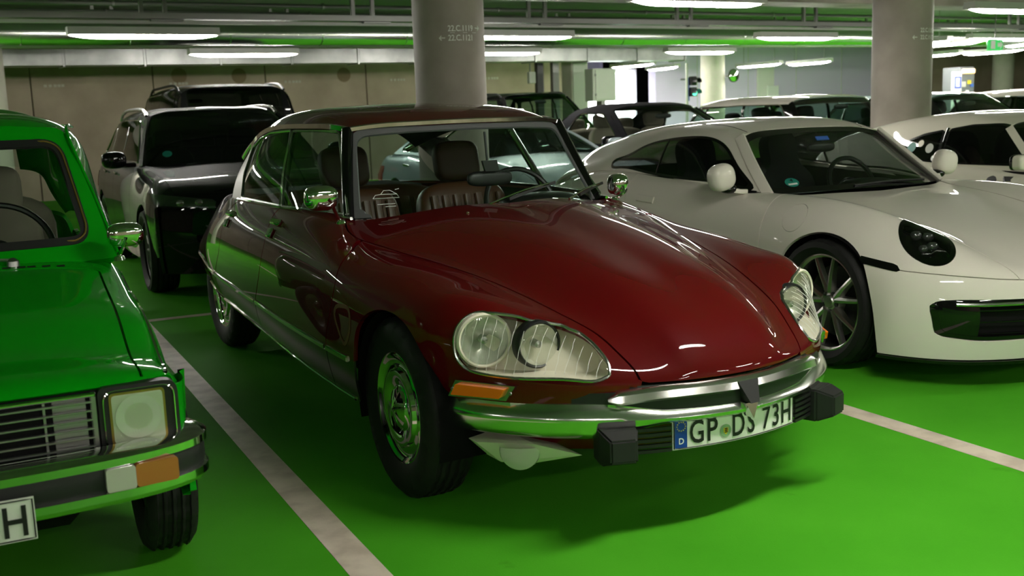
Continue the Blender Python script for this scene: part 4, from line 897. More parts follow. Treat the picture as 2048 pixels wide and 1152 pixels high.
# ------------------------------------------------------------------ the white sports coupe
CP_R = [
 [(0,-.90,.13),(0,-.945,.28),(0,-.945,.45),(0,-.90,.525),(0,-.78,.585),(0,-.55,.66),(0,-.25,.725),(0,.10,.79),(0,.42,.84),(0,.72,.87),(0,1.2,.90),(0,1.7,.92),(0,2.15,.95),(0,2.5,1.0),(0,3.0,.93),(0,3.35,.82),(0,3.50,.50)],
 [(.30,-.89,.13),(.30,-.935,.28),(.30,-.93,.45),(.30,-.885,.525),(.30,-.765,.585),(.30,-.54,.658),(.31,-.25,.722),(.33,.10,.788),(.35,.42,.838),(.36,.73,.868),(.38,1.2,.90),(.38,1.7,.92),(.38,2.15,.95),(.36,2.5,.99),(.34,3.0,.92),(.32,3.34,.81),(.30,3.49,.50)],
 [(.50,-.85,.13),(.50,-.89,.28),(.50,-.885,.45),(.49,-.84,.535),(.48,-.715,.605),(.49,-.50,.684),(.51,-.23,.748),(.54,.10,.806),(.57,.44,.842),(.60,.75,.865),(.62,1.2,.90),(.63,1.7,.925),(.63,2.15,.95),(.58,2.5,.975),(.50,3.0,.91),(.46,3.33,.80),(.44,3.48,.50)],
 [(.66,-.77,.13),(.68,-.80,.28),(.68,-.795,.45),(.66,-.75,.55),(.64,-.625,.648),(.65,-.42,.748),(.665,-.17,.818),(.68,.12,.860),(.69,.45,.872),(.70,.76,.874),(.715,1.2,.905),(.72,1.7,.93),(.73,2.15,.955),(.70,2.5,.955),(.62,3.0,.90),(.58,3.32,.79),(.55,3.46,.50)],
 [(.78,-.66,.13),(.80,-.67,.28),(.805,-.66,.45),(.79,-.63,.555),(.775,-.51,.648),(.78,-.33,.734),(.79,-.12,.79),(.795,.14,.826),(.795,.46,.838),(.79,.76,.842),(.795,1.2,.87),(.81,1.7,.89),(.84,2.15,.90),(.84,2.5,.90),(.78,3.0,.85),(.72,3.30,.75),(.68,3.43,.50)],
 [(.86,-.52,.13),(.885,-.52,.28),(.89,-.51,.44),(.885,-.48,.53),(.88,-.37,.595),(.88,-.22,.652),(.885,-.05,.69),(.885,.16,.71),(.875,.46,.71),(.865,.76,.71),(.865,1.2,.73),(.885,1.7,.75),(.915,2.15,.75),(.925,2.5,.74),(.90,3.0,.72),(.82,3.27,.66),(.77,3.39,.50)],
 [(.89,-.44,.13),(.905,-.44,.26),(.910,-.42,.40),(.912,-.38,.47),(.914,-.28,.52),(.915,-.15,.56),(.916,0,.585),(.912,.18,.60),(.895,.47,.58),(.885,.76,.57),(.885,1.2,.57),(.90,1.7,.57),(.93,2.15,.57),(.935,2.5,.57),(.915,3.0,.55),(.84,3.25,.52),(.79,3.36,.46)],
 [(.89,-.40,.12),(.90,-.38,.18),(.905,-.35,.24),(.907,-.30,.28),(.908,-.22,.30),(.908,-.12,.31),(.905,0,.31),(.90,.20,.30),(.875,.47,.26),(.855,.76,.20),(.85,1.2,.18),(.86,1.7,.18),(.87,2.15,.20),(.88,2.5,.24),(.86,3.0,.22),(.80,3.23,.25),(.76,3.33,.30)],
]
CP_G = [
 [(0,1.17,1.226),(0,1.30,1.268),(0,1.60,1.296),(0,2.0,1.283),(0,2.4,1.246),(0,2.8,1.186),(0,3.2,1.085),(0,3.42,.97)],
 [(.28,1.165,1.222),(.30,1.30,1.263),(.31,1.60,1.289),(.31,2.0,1.275),(.31,2.4,1.234),(.31,2.8,1.17),(.30,3.2,1.07),(.29,3.41,.955)],
 [(.49,1.135,1.203),(.51,1.29,1.240),(.52,1.60,1.260),(.52,2.0,1.238),(.52,2.4,1.187),(.51,2.8,1.11),(.50,3.2,1.0),(.47,3.40,.89)],
 [(.565,1.10,1.178),(.59,1.28,1.205),(.60,1.60,1.213),(.60,2.0,1.182),(.60,2.4,1.118),(.60,2.8,1.03),(.59,3.2,.93),(.56,3.38,.83)],
 [(.632,.90,1.025),(.67,1.20,1.055),(.69,1.60,1.068),(.69,2.0,1.06),(.685,2.4,1.03),(.69,2.8,.97),(.68,3.2,.885),(.64,3.36,.79)],
 [(.695,.69,.868),(.735,1.10,.895),(.745,1.60,.925),(.75,2.0,.945),(.752,2.4,.950),(.76,2.8,.92),(.74,3.2,.84),(.70,3.34,.75)],
]
CP_W = [
 [(0,.53,.868),(.30,.565,.866),(.52,.635,.862),(.672,.700,.858)],
 [(0,.86,1.068),(.28,.88,1.062),(.47,.91,1.048),(.612,.935,1.025)],
 [(0,1.165,1.222),(.27,1.16,1.218),(.45,1.14,1.205),(.548,1.105,1.180)],
]
def spoke_wheel(R, W, rim, nsp, mat='dull_steel', pair=True, lug=True, dish=.02):
    def b(parent):
        w = add('wheel', lathe([(rim - .012, -.09), (rim, -.088), (rim - .004, -.078), (rim - .022, -.07), (rim - .030, .06), (rim - .02, .085)], 64), mat, parent)
        add('tyre', tyre_mesh(R, W, rim, 96, lug, .005), 'tyre_rubber', w)
        add('brake_disc', lathe([(.001, .0), (rim * .72, .0), (rim * .72, .02)], 40).flip(), 'dark_metal', w)
        add('back_plate', lathe([(.001, .05), (rim - .02, .05)], 40).flip(), 'underside', w)
        add('hub_cap', lathe([(.001, -.060), (.030, -.058), (.036, -.048), (.062, -.040), (.070, -.02), (.070, .02)], 32), mat, w)
        for k in range(nsp):
            for q in ((-1, 1) if pair else (0,)):
                a0 = math.radians(k * 360 / nsp + 12 + q * 7); a1 = math.radians(k * 360 / nsp + 12 + q * 16)
                p0 = np.array([-.042, math.cos(a0) * .055, math.sin(a0) * .055]); p1 = np.array([-.072 + dish, math.cos(a1) * (rim - .020), math.sin(a1) * (rim - .020)])
                mid = (p0 + p1) / 2 + [-.006, 0, 0]
                add('spoke', sweep(np.array([p0, mid, p1]), np.array([(-.018, -.018), (.018, -.018), (.013, .010), (0, .016), (-.013, .010)]), up=(-1, 0, 0), scale=[1.25, .95, .85]), mat, w, smooth=False)
            am = math.radians(k * 360 / nsp + 12 + 36)
            add('wheel_bolt', lathe([(.001, -.052), (.011, -.050), (.012, -.03)], 10).move((0, math.cos(am) * .05, math.sin(am) * .05)), 'dark_metal', w)
        return w
    return b
def eyelamp(parent, hull, s, c, rad, tilt, P='gloss_black', oval=1.0, white=False):
    """round flush headlamp cut in the plane seen from front and above"""
    return None
def build_coupe(loc, rz, old=False):
    A = np.array
    t = thing('sports_coupe', 'white modern sports coupe with oval black headlamps beside the maroon saloon', 'car', loc, rz)
    hull = grid(resample(full(np.swapaxes(A(CP_R), 0, 1)), 200, 161)); gh = grid(resample(full(np.swapaxes(A(CP_G), 0, 1)), 110, 111)); ws = grid(resample(full(A(CP_W)), 34, 60))
    P = 'white_paint'; g = .0022; yz = lambda V: V[:, 1:]; xy = lambda V: V[:, :2]
    cab = curve([(0, .50), (.30, .535), (.52, .60), (.70, .685), (.735, 1.10), (.745, 1.6), (.75, 2.0), (.75, 2.4), (.75, 2.8), (.72, 3.15), (.60, 3.3), (0, 3.36)], 80)
    scab = sdf(np.concatenate([cab, cab[::-1][1:-1] * [-1, 1]]))
    body = clip(hull, lambda V: np.where(V[:, 2] > .76, -scab(xy(V)), .05))
    # oval headlamp outline, seen along a direction from front, side and above
    def hp(V):
        X = np.abs(V[:, 0]); d = A([.30, -.72, .62]); d = d / np.linalg.norm(d); e1 = np.cross([0, 0, 1.], d); e1 /= np.linalg.norm(e1); e2 = np.cross(d, e1)
        W = np.stack([X, V[:, 1], V[:, 2]], -1) - A([.672, -.485, .692]); return np.stack([W @ e1, W @ e2], -1)
    def hl(V, grow=0.):
        q = hp(V); r = np.hypot(q[:, 0] / (.118 + grow), q[:, 1] / (.182 + grow)); return np.where((V[:, 1] < 0) & (V[:, 2] > .48), (1 - r) * .11, -1.)
    fl = curve([(.46, -1.1), (.46, -.86), (.47, -.70), (.49, -.50), (.51, -.23), (.545, .1), (.575, .40), (.62, .60), (.672, .690)], 50)
    lid = np.concatenate([fl, cab[:24][::-1] * 1.0, cab[1:24] * [-1, 1], fl[::-1] * [-1, 1]]); slid = sdf(lid)
    pz = lambda V: np.interp(np.abs(V[:, 0]), [0, .25, .55, .85, .95], [.505, .510, .532, .565, .60])
    arch = curve([(.375, .0), (.375, .30), (.355, .45), (.30, .57), (.20, .655), (.09, .70), (0, .712), (-.09, .704), (-.20, .665), (-.30, .585), (-.36, .47), (-.395, .31), (-.41, .13), (-.41, .0)], 70); sar = sdf(arch)
    archr = curve([(2.03, .0), (2.05, .40), (2.16, .60), (2.33, .69), (2.47, .705), (2.62, .68), (2.78, .57), (2.86, .40), (2.88, .0)], 60); srr = sdf(archr)
    front = clip(body, lambda V: np.where(V[:, 1] < 0, 1, -1) * np.minimum(pz(V) - V[:, 2] - g, 1))
    front = clip(front, lambda V: np.minimum(-sar(yz(V)), -.20 - V[:, 1]))
    def intake(V):
        q = np.stack([np.abs(V[:, 0]), V[:, 2]], -1); return np.where(V[:, 1] < -.3, sdf(rpoly([(.22, .250), (.66, .243), (.80, .265), (.822, .430), (.74, .445), (.22, .440)], [.03, .05, .03, .06, .05, .03]))(q), -1.)
    bo = add('front_bumper', clip(front, lambda V: np.minimum(-intake(V), V[:, 2] - .150)), P, t, custom=True, flange=.02)
    add('front_lip', clip(front, lambda V: .146 - V[:, 2]).offset(.012), 'gloss_black', bo, custom=True, flange=.02)
    ik = clip(front, intake); 
    for s in (1, -1):
        h_ = clip(ik, lambda V: V[:, 0] * s)
        io = add('air_intake', h_.offset(-.06), 'soft_black', bo, custom=True)
        add('intake_surround', clip(h_, lambda V: .020 - intake(V)).offset(-.008), 'gloss_black', io, custom=True, flange=.05)
        add('intake_cheek', clip(h_, lambda V: np.abs(V[:, 0]) - .665).offset(-.010), 'gloss_black', io, custom=True, flange=.03)
        for z in (.275, .335, .39):
            xx = np.linspace(.24, .74, 14); q, nn = ride(hull, np.stack([s * xx, np.full(14, z)], -1), ax=(0, 2), side=s, out=-.030)
            i2 = [np.argmin(np.abs(front.V[:, 0] - s * x) + np.abs(front.V[:, 2] - z)) for x in xx]; q = front.V[i2] - front.N[i2] * .03; q[:, 2] = z
            add('intake_slat', tube(q, .006 if z > .34 else .004, 6), 'gloss_black', io)
        xx = np.linspace(.24, .74, 14); i2 = [np.argmin(np.abs(front.V[:, 0] - s * x) + np.abs(front.V[:, 2] - .420)) for x in xx]; q = front.V[i2] - front.N[i2] * .008; q[:, 2] = .420
        add('running_light', tube(q, .010, 8), 'brushed_steel', io)
    up = clip(body, lambda V: np.where((V[:, 1] < -.2), V[:, 2] - pz(V) - g, .05))
    add('front_lid', clip(up, lambda V: np.where(V[:, 1] < .9, slid(xy(V)) - g, -1.)), P, t, custom=True, flange=.02)
    up = clip(up, lambda V: np.where(V[:, 1] < .9, -slid(xy(V)) - g, .05))
    dsh = curve([(.50, 1.1), (.515, .86), (.52, .60), (.53, .40), (.56, .22), (.56, 0)], 30); dsr = curve([(1.98, 1.1), (1.97, .95), (1.94, .80), (1.93, .55), (1.80, .30), (1.75, .0)], 30)
    sd = sdf(np.concatenate([dsh, dsr[::-1]])); sf = sdf(np.concatenate([dsh, A([(-2, 0), (-2, 1.1)])])); sb = sdf(np.concatenate([dsr, A([(5, 0), (5, 1.1)])]))
    for s in (1, -1):
        half = clip(up, lambda V: V[:, 0] * s - 1e-4)
        wing = clip(half, lambda V: np.minimum(np.minimum(sf(yz(V)) - g, -sar(yz(V))), -hl(V) - .002))
        fuel = sdf(np.stack([.265 + .088 * np.cos(np.linspace(0, 6.283, 40, endpoint=False)), .765 + .072 * np.sin(np.linspace(0, 6.283, 40, endpoint=False))], -1))
        if s < 0:
            wo = add('front_wing', clip(wing, lambda V: np.where(V[:, 0] < -.74, -fuel(yz(V)) - .001, .05)), P, t, custom=True, flange=.02); add('fuel_flap', clip(wing, lambda V: np.where(V[:, 0] < -.74, fuel(yz(V)) - .001, -1.)), P, wo, custom=True, flange=.01)
        else: wo = add('front_wing', wing, P, t, custom=True, flange=.02)
        do = add('door', clip(half, lambda V: np.minimum(sd(yz(V)) - g, V[:, 2] - .20)), P, t, custom=True, flange=.02)
        q, nn = ride(hull, [(1.62, .785), (1.80, .795)], side=s, out=.004); add('door_handle', sweep(q, rpoly([(-.022, -.008), (.022, -.008), (.022, .006), (-.022, .006)], .005, 3), up=nn), P, do)
        add('rear_wing', clip(half, lambda V: np.minimum(np.minimum(sb(yz(V)) - g, -srr(yz(V))), V[:, 2] - .20)), P, t, custom=True, flange=.02)
        # black side marker between wheel arch and lamp
        mk = sdf(rpoly([(-.270, .618), (-.285, .583), (-.52, .556), (-.48, .592)], .004, 3)); fr2 = clip(body, lambda V: V[:, 0] * s - .4); mo = clip(fr2, lambda V: mk(yz(V))); add('side_marker', mo.offset(.004), 'gloss_black', wo, custom=True, flange=.01)
        # headlamp
        lens = clip(half, lambda V: hl(V)); ho = add('headlamp', lens.offset(-.055), 'gloss_black', t, custom=True)
        add('lamp_cover', lens.offset(.004), 'glass_headlamp', ho, custom=True)
        add('lamp_rim', clip(lens, lambda V: .014 - hl(V)).offset(.003), 'gloss_black', ho, custom=True, flange=.03)
        add('lamp_bezel', clip(clip(half, lambda V: hl(V, .030)), lambda V: -hl(V, .026)).offset(.001), P, ho, custom=True)
        for (dx, dy, dz, r) in ((-.045, .03, .05, .030), (.03, .03, .04, .030), (-.03, -.01, -.01, .030), (.035, -.02, -.02, .026)):
            i4 = np.argmin(np.linalg.norm(hp(lens.V) - A([dx, dz + dy]), axis=1)); add('lamp_cell', blob(lens.V[i4] - lens.N[i4] * .032, (r, r * .8, r * .8), 2.2, 18, 10), 'lamp_cell_glass', ho)
        i3 = [np.argmin(np.linalg.norm(hp(lens.V) - A([a, -.075]), axis=1)) for a in np.linspace(-.06, .06, 8)]; add('daylight_bar', tube(lens.V[i3] - lens.N[i3] * .02, .005, 6), 'brushed_steel', ho)
        # mirror
        mr = add('wing_mirror', blob((s * .90, .850, .965), (.085, .062, .080), 2.6, 32, 18, rot('y', s * 12)), P, t); add('mirror_arm', sweep(curve([(s * .74, .83, .875), (s * .80, .84, .880), (s * .86, .85, .900)], 10), rpoly([(-.03, -.014), (.03, -.014), (.03, .014), (-.03, .014)], .008, 3)), P, mr)
        add('mirror_base', blob((s * .84, .86, .893), (.045, .05, .028), 2.5), 'gloss_black', mr)
        # side glass
        S = clip(gh, lambda V: V[:, 0] * s - .45); dlo = curve([(2.405, 1.003), (2.30, 1.048), (2.10, 1.115), (1.73, 1.180), (1.45, 1.192), (1.28, 1.175), (1.16, 1.13), (.98, 1.00), (.80, .888), (1.05, .902), (1.34, .918), (1.92, .948), (2.28, .966), (2.385, .980)], 120, closed=True)
        sdl = sdf(dlo); gl = clip(S, lambda V: sdl(yz(V)))
        fo = add('door_window', clip(gl, lambda V: 1.78 - V[:, 1] - .004), 'glass_dark', t, custom=True); add('quarter_window', clip(gl, lambda V: V[:, 1] - 1.78 - .004), 'glass_dark', t, custom=True)
        add('window_surround', clip(gl, lambda V: .016 - sdl(yz(V))).offset(.002), 'gloss_black', fo, custom=True)
        q, nn = ride(S, np.stack([np.full(8, 1.78), np.linspace(.945, 1.17, 8)], -1), side=s, out=.001); add('window_divider', strip(q, nn, .022, .003), 'gloss_black', fo)
        place_wheel(t, (s * .79, 0, .34), s, spoke_wheel(.34, .245, .262, 5, 'alloy')); place_wheel(t, (s * .775, 2.45, .355), s, spoke_wheel(.355, .305, .275, 5))
        G = A([[(s * (.895 if k == 0 else .5), math.cos(a) * .395 - .015, .31 + math.sin(a) * .395) for k in (0, 1)] for a in np.linspace(-.4, math.pi + .4, 24)]); add('wheel_well', grid(G), 'underside', t)
        bs = add('seat', blob((s * .36, 1.45, .46), (.25, .27, .09), 4), 'black_seat', t)
        sh = curve([(0, 0), (.10, .0), (.235, .10), (.245, .28), (.21, .42), (.135, .50), (.125, .66), (.09, .72), (0, .725)], 30); shp = np.concatenate([sh, sh[::-1][1:-1] * [-1, 1]])
        add('backrest', prism(shp, -.055, .055, 1).xf(rot('x', -14), (s * .36, 1.72, .46)), 'black_seat', bs)
    sdl2 = lambda V: np.where(np.abs(V[:, 0]) > .45, sdf(dlo)(yz(V)), -1.)
    rf = clip(gh, lambda V: -sdl2(V) - .001)
    rwp = sdf(rpoly([(-.44, 2.20), (.44, 2.20), (.36, 2.95), (-.36, 2.95)], .08)); rtop = clip(rf, lambda V: -rwp(xy(V)) - .001)
    add('roof', rtop, P, t, custom=True, flange=.015); add('rear_window', clip(rf, lambda V: rwp(xy(V))), 'glass_dark', t, custom=True)
    for s in (1, -1):
        xx = curve([(s * .47, 1.16), (s * .50, 1.5), (s * .49, 2.0)], 16); q, nn = ride(gh, xx, ax=(0, 1), side=0, out=.001); add('roof_joint', strip(q, nn, .006, .001), 'soft_black', t)
    add('headlining', clip(gh, lambda V: np.minimum(.52 - np.abs(V[:, 0]), 2.3 - V[:, 1])).offset(-.03).flip(), 'soft_black', t)
    wo = add('windscreen', ws, 'glass_screen', t, custom=True)
    so = sdf(rpoly([(.676, .856), (.552, 1.178), (.45, 1.204), (.27, 1.218), (0, 1.222), (-.27, 1.218), (-.45, 1.204), (-.552, 1.178), (-.676, .856), (-.4, .864), (0, .866), (.4, .864)], .012, 3)); x2 = lambda V: np.stack([V[:, 0], V[:, 2]], -1)
    add('screen_band', clip(ws, lambda V: .030 - so(x2(V))).offset(.001), 'gloss_black', wo, custom=True)
    for s in (1, -1): add('windscreen_pillar', sweep(curve([(s * .690, .680, .856), (s * .630, .91, 1.030), (s * .567, 1.105, 1.186)], 14), rpoly([(-.032, -.014), (.032, -.014), (.032, .012), (-.032, .012)], .008, 3), up=(s * .8, -.3, .5)), P, t)
    i = np.argmin(np.abs(ws.V[:, 0] + .500) + np.abs(ws.V[:, 2] - .918)); n = ws.N[i]; ex = np.cross([0, 0, 1.], n); ex /= np.linalg.norm(ex); ez = np.cross(n, ex)
    Rm = np.stack([ex, -n, ez], 1); c = ws.V[i] + n * .004
    so_ = add('badge_sticker', lathe([(.001, 0), (.042, 0)], 32, 'y').flip().xf(Rm, c), 'sticker_green', wo); add('badge_digit', textmesh('4', .028, 1., .02).xf(Rm, c + n * .001 + ez * .006), 'ink', so_, smooth=False); add('badge_field', M(A([(-.026, 0, -.012), (.030, 0, -.004), (.030, 0, -.020), (-.024, 0, -.028)]), [(0, 3, 2, 1)]).xf(Rm, c + n * .001), 'white_ink', so_, smooth=False)
    i = np.argmin(np.abs(ws.V[:, 0] - .02) + np.abs(ws.V[:, 2] - 1.15)); add('blue_sticker', box(ws.V[i] + ws.N[i] * .003, (.10, .006, .03), 0, rot('x', -40)), 'sticker_blue', wo, smooth=False)
    for x0, x1 in ((-.15, .45),): add('wiper', tube(curve([(x0, .56, .885), (.15, .565, .895), (x1, .60, .885)], 10), .008, 6), 'black_plastic', t)
    db = grid(resample(A([[(-.66, .78, .55), (0, .75, .55), (.66, .78, .55)], [(-.66, 1.02, .80), (0, 1.0, .82), (.66, 1.02, .80)], [(-.62, .72, .845), (0, .60, .862), (.62, .72, .845)]]), 12, 24)); add('dashboard', M(db.V, db.F), 'black_plastic', t)
    add('instrument_cowl', blob((.36, .98, .835), (.19, .12, .05), 3), 'black_plastic', t); steering(t, (.36, 1.12, .84), .185, -24, 'black_plastic', ((0, .02), (180, .02), (-90, .02)), .016)
    im = add('interior_mirror', blob((0, 1.02, 1.10), (.11, .02, .032), 3), 'black_plastic', t)
    add('cabin_floor', box((0, 1.6, .30), (1.5, 2.1, .04)), 'soft_black', t); add('underbody', box((0, 1.35, .22), (1.4, 3.6, .14), .03), 'underside', t); add('front_trunk', box((0, -.25, .40), (.9, 1.0, .34), .05), 'underside', t)
    for s in (1, -1): add('door_lining', grid(A([[(s * .72, .75, .88), (s * .74, 1.5, .90), (s * .74, 2.3, .93)], [(s * .78, .75, .3), (s * .80, 1.5, .3), (s * .80, 2.3, .3)]])), 'soft_black', t)
    add('rear_bulkhead', box((0, 2.35, .70), (1.4, .05, .55)), 'soft_black', t)
    return t
glass('glass_headlamp', (.55, .56, .56)); glass('glass_screen', (.60, .66, .63)); pm('lamp_cell_glass', (.35, .36, .36), .15, .8)
# ------------------------------------------------------------------ the older white coupe with stickers and a start number
def build_old(loc, rz):
    A = np.array; t = thing('rally_coupe', 'older ivory white coupe with stickers on its quarter window and a black start number', 'car', loc, rz)
    P = 'ivory_paint'; yz = lambda V: V[:, 1:]; xy = lambda V: V[:, :2]
    hull = grid(resample(full(np.swapaxes(A(CP_R) * [.92, 1, .93], 0, 1)), 120, 91)); G = A(CP_G).copy(); G[:, :, 0] *= .92; G[:, :, 2] = .845 + (G[:, :, 2] - .925) * 1.14; gh = grid(resample(full(np.swapaxes(G, 0, 1)), 80, 91))
    Wn = A(CP_W).copy(); Wn[:, :, 0] *= .92; Wn[:, :, 2] = .845 + (Wn[:, :, 2] - .925) * 1.14; ws = grid(resample(full(Wn), 24, 40))
    cab = curve([(0, .50), (.28, .535), (.48, .60), (.64, .685), (.675, 1.10), (.685, 1.6), (.69, 2.0), (.69, 2.4), (.69, 2.8), (.66, 3.15), (.55, 3.3), (0, 3.36)], 60); sc_ = sdf(np.concatenate([cab, cab[::-1][1:-1] * [-1, 1]]))
    body = clip(hull, lambda V: np.where(V[:, 2] > .70, -sc_(xy(V)), .05))
    circ = lambda y, r: sdf(np.stack([y + r * np.cos(np.linspace(0, 6.283, 40, endpoint=False)), .30 + r * np.sin(np.linspace(0, 6.283, 40, endpoint=False))], -1)); a0, a1 = circ(0, .36), circ(2.35, .38)
    body = clip(body, lambda V: np.minimum(-a0(yz(V)), -a1(yz(V))))
    lid = sdf([(-.50, -1.1), (.50, -1.1), (.52, 0), (.60, .62), (-.60, .62), (-.52, 0)]); lf = lambda V: np.where((V[:, 2] > .50) & (V[:, 1] < .9), lid(xy(V)), -1.)
    add('front_lid', clip(body, lambda V: lf(V) - .003), P, t, custom=True, flange=.015); rest = clip(body, lambda V: -lf(V) - .003)
    dw = sdf(rpoly([(.78, .860), (1.615, .866), (1.615, 1.135), (1.40, 1.168), (1.18, 1.172), (1.10, 1.15)], .03)); qw = sdf(rpoly([(1.650, .868), (1.80, .878), (2.12, 1.005), (1.86, 1.098), (1.650, 1.132)], .03))
    for s in (1, -1):
        h = clip(rest, lambda V: V[:, 0] * s - 1e-4)
        for nm, a, b in (('front_wing', -9, .62), ('door', .62, 1.66), ('rear_wing', 1.66, 9)):
            o = add(nm, clip(h, lambda V: np.minimum(V[:, 1] - a - .003, b - .003 - V[:, 1])), P, t, custom=True, flange=.015)
            if nm == 'door':
                for ch, y in (('2', 1.045), ('5', .925)):
                    tm = textmesh(ch, .16, .95, .03); q, nn = ride(hull, np.stack([(y - (tm.V[:, 0] if s < 0 else -tm.V[:, 0])), tm.V[:, 2] + .625], -1), side=s, out=.004); add('start_number', M(q, tm.F), 'ink', o, smooth=False)
        side = lambda f: (lambda V: np.where(V[:, 0] * s > .3, f(yz(V)), -1.))
        for nm, f in (('door_window', dw), ('quarter_window', qw)):
            gl = clip(gh, side(f)); go = add(nm, gl, 'glass_black', t, custom=True); add('window_surround', clip(gl, lambda V: .016 - f(yz(V))).offset(.003), 'gloss_black', go, custom=True)
            if nm == 'quarter_window' and s < 0:
                for y, z, r, m in ((1.947, .985, .045, 'sticker_green'), (1.857, 1.018, .030, 'cream'), (1.755, .982, .040, 'cabinet_grey'), (1.69, .905, .026, 'white_ink')):
                    q, nn = ride(gh, [(y, z)], side=s, out=.004); e1 = A([0, 1., 0]); e1 -= nn[0] * (e1 @ nn[0]); e1 /= np.linalg.norm(e1); e2 = np.cross(nn[0], e1); add('sticker', lathe([(.001, 0), (r, 0)], 24, 'y').flip().xf(np.stack([e1, -nn[0], e2], 1) if True else None, q[0]), m, go)
        q, nn = ride(gh, np.stack([np.full(6, 1.632), np.linspace(.862, 1.14, 6)], -1), side=s, out=.004); add('window_divider', strip(q, nn, .03, .006), 'gloss_black', t)
        mo = add('wing_mirror', blob((s * .86, .70, .905), (.085, .05, .055), 4, 24, 14), P, t); add('mirror_arm', box((s * .75, .72, .87), (.12, .05, .04), .01), 'gloss_black', mo); add('mirror_rim', blob((s * .86, .735, .905), (.088, .02, .058), 4, 24, 10), 'gloss_black', mo)
        hd = add('headlamp', lathe([(.105, .10), (.108, -.02), (.098, -.03), (.085, -.03)], 32, 'y').flip().xf(rot('x', 28), (s * .60, -.50, .655)), 'chrome', t); add('lamp_glass', lathe([(.095, -.028), (.06, -.045), (.001, -.052)], 32, 'y').flip().xf(rot('x', 28), (s * .60, -.50, .655)), 'lens_white', hd)
        place_wheel(t, (s * .70, 0, .31), s, spoke_wheel(.31, .20, .21, 5, 'dull_steel', True, False)); place_wheel(t, (s * .70, 2.35, .31), s, spoke_wheel(.31, .22, .21, 5, 'dull_steel', True, False))
        add('windscreen_pillar', sweep(curve([(s * .638, .68, .765), (s * .580, .91, .962), (s * .522, 1.105, 1.14)], 12), A([(-.028, -.014), (.028, -.014), (.028, .012), (-.028, .012)]), up=(s * .8, -.3, .5)), P, t)
        bs = add('seat', blob((s * .34, 1.45, .44), (.24, .26, .09), 4), 'black_seat', t); add('backrest', blob((s * .34, 1.75, .78), (.23, .07, .33), 3.5), 'black_seat', bs)
    allw = lambda V: np.where(np.abs(V[:, 0]) > .3, np.maximum(dw(yz(V)), qw(yz(V))), -1.); rw = sdf(rpoly([(-.40, 2.20), (.40, 2.20), (.33, 2.85), (-.33, 2.85)], .08)); rf = clip(gh, lambda V: -allw(V)); add('roof', clip(rf, lambda V: -rw(xy(V))), P, t, custom=True, flange=.015); add('rear_window', clip(rf, lambda V: rw(xy(V))), 'glass_dark', t, custom=True)
    add('windscreen', ws, 'glass_dark', t, custom=True); add('cabin_floor', box((0, 1.6, .30), (1.3, 2.1, .04)), 'soft_black', t); add('underbody', box((0, 1.35, .22), (1.25, 3.6, .14), .03), 'underside', t); add('front_trunk', box((0, -.25, .38), (.8, .9, .3), .05), 'underside', t)
    add('dashboard', box((0, .86, .72), (1.2, .2, .16), .04), 'black_plastic', t); steering(t, (.34, 1.05, .80), .185, -24)
    for s in (1, -1): add('door_lining', grid(A([[(s * .66, .75, .82), (s * .68, 2.3, .86)], [(s * .70, .75, .3), (s * .72, 2.3, .3)]])), 'soft_black', t)
    return t
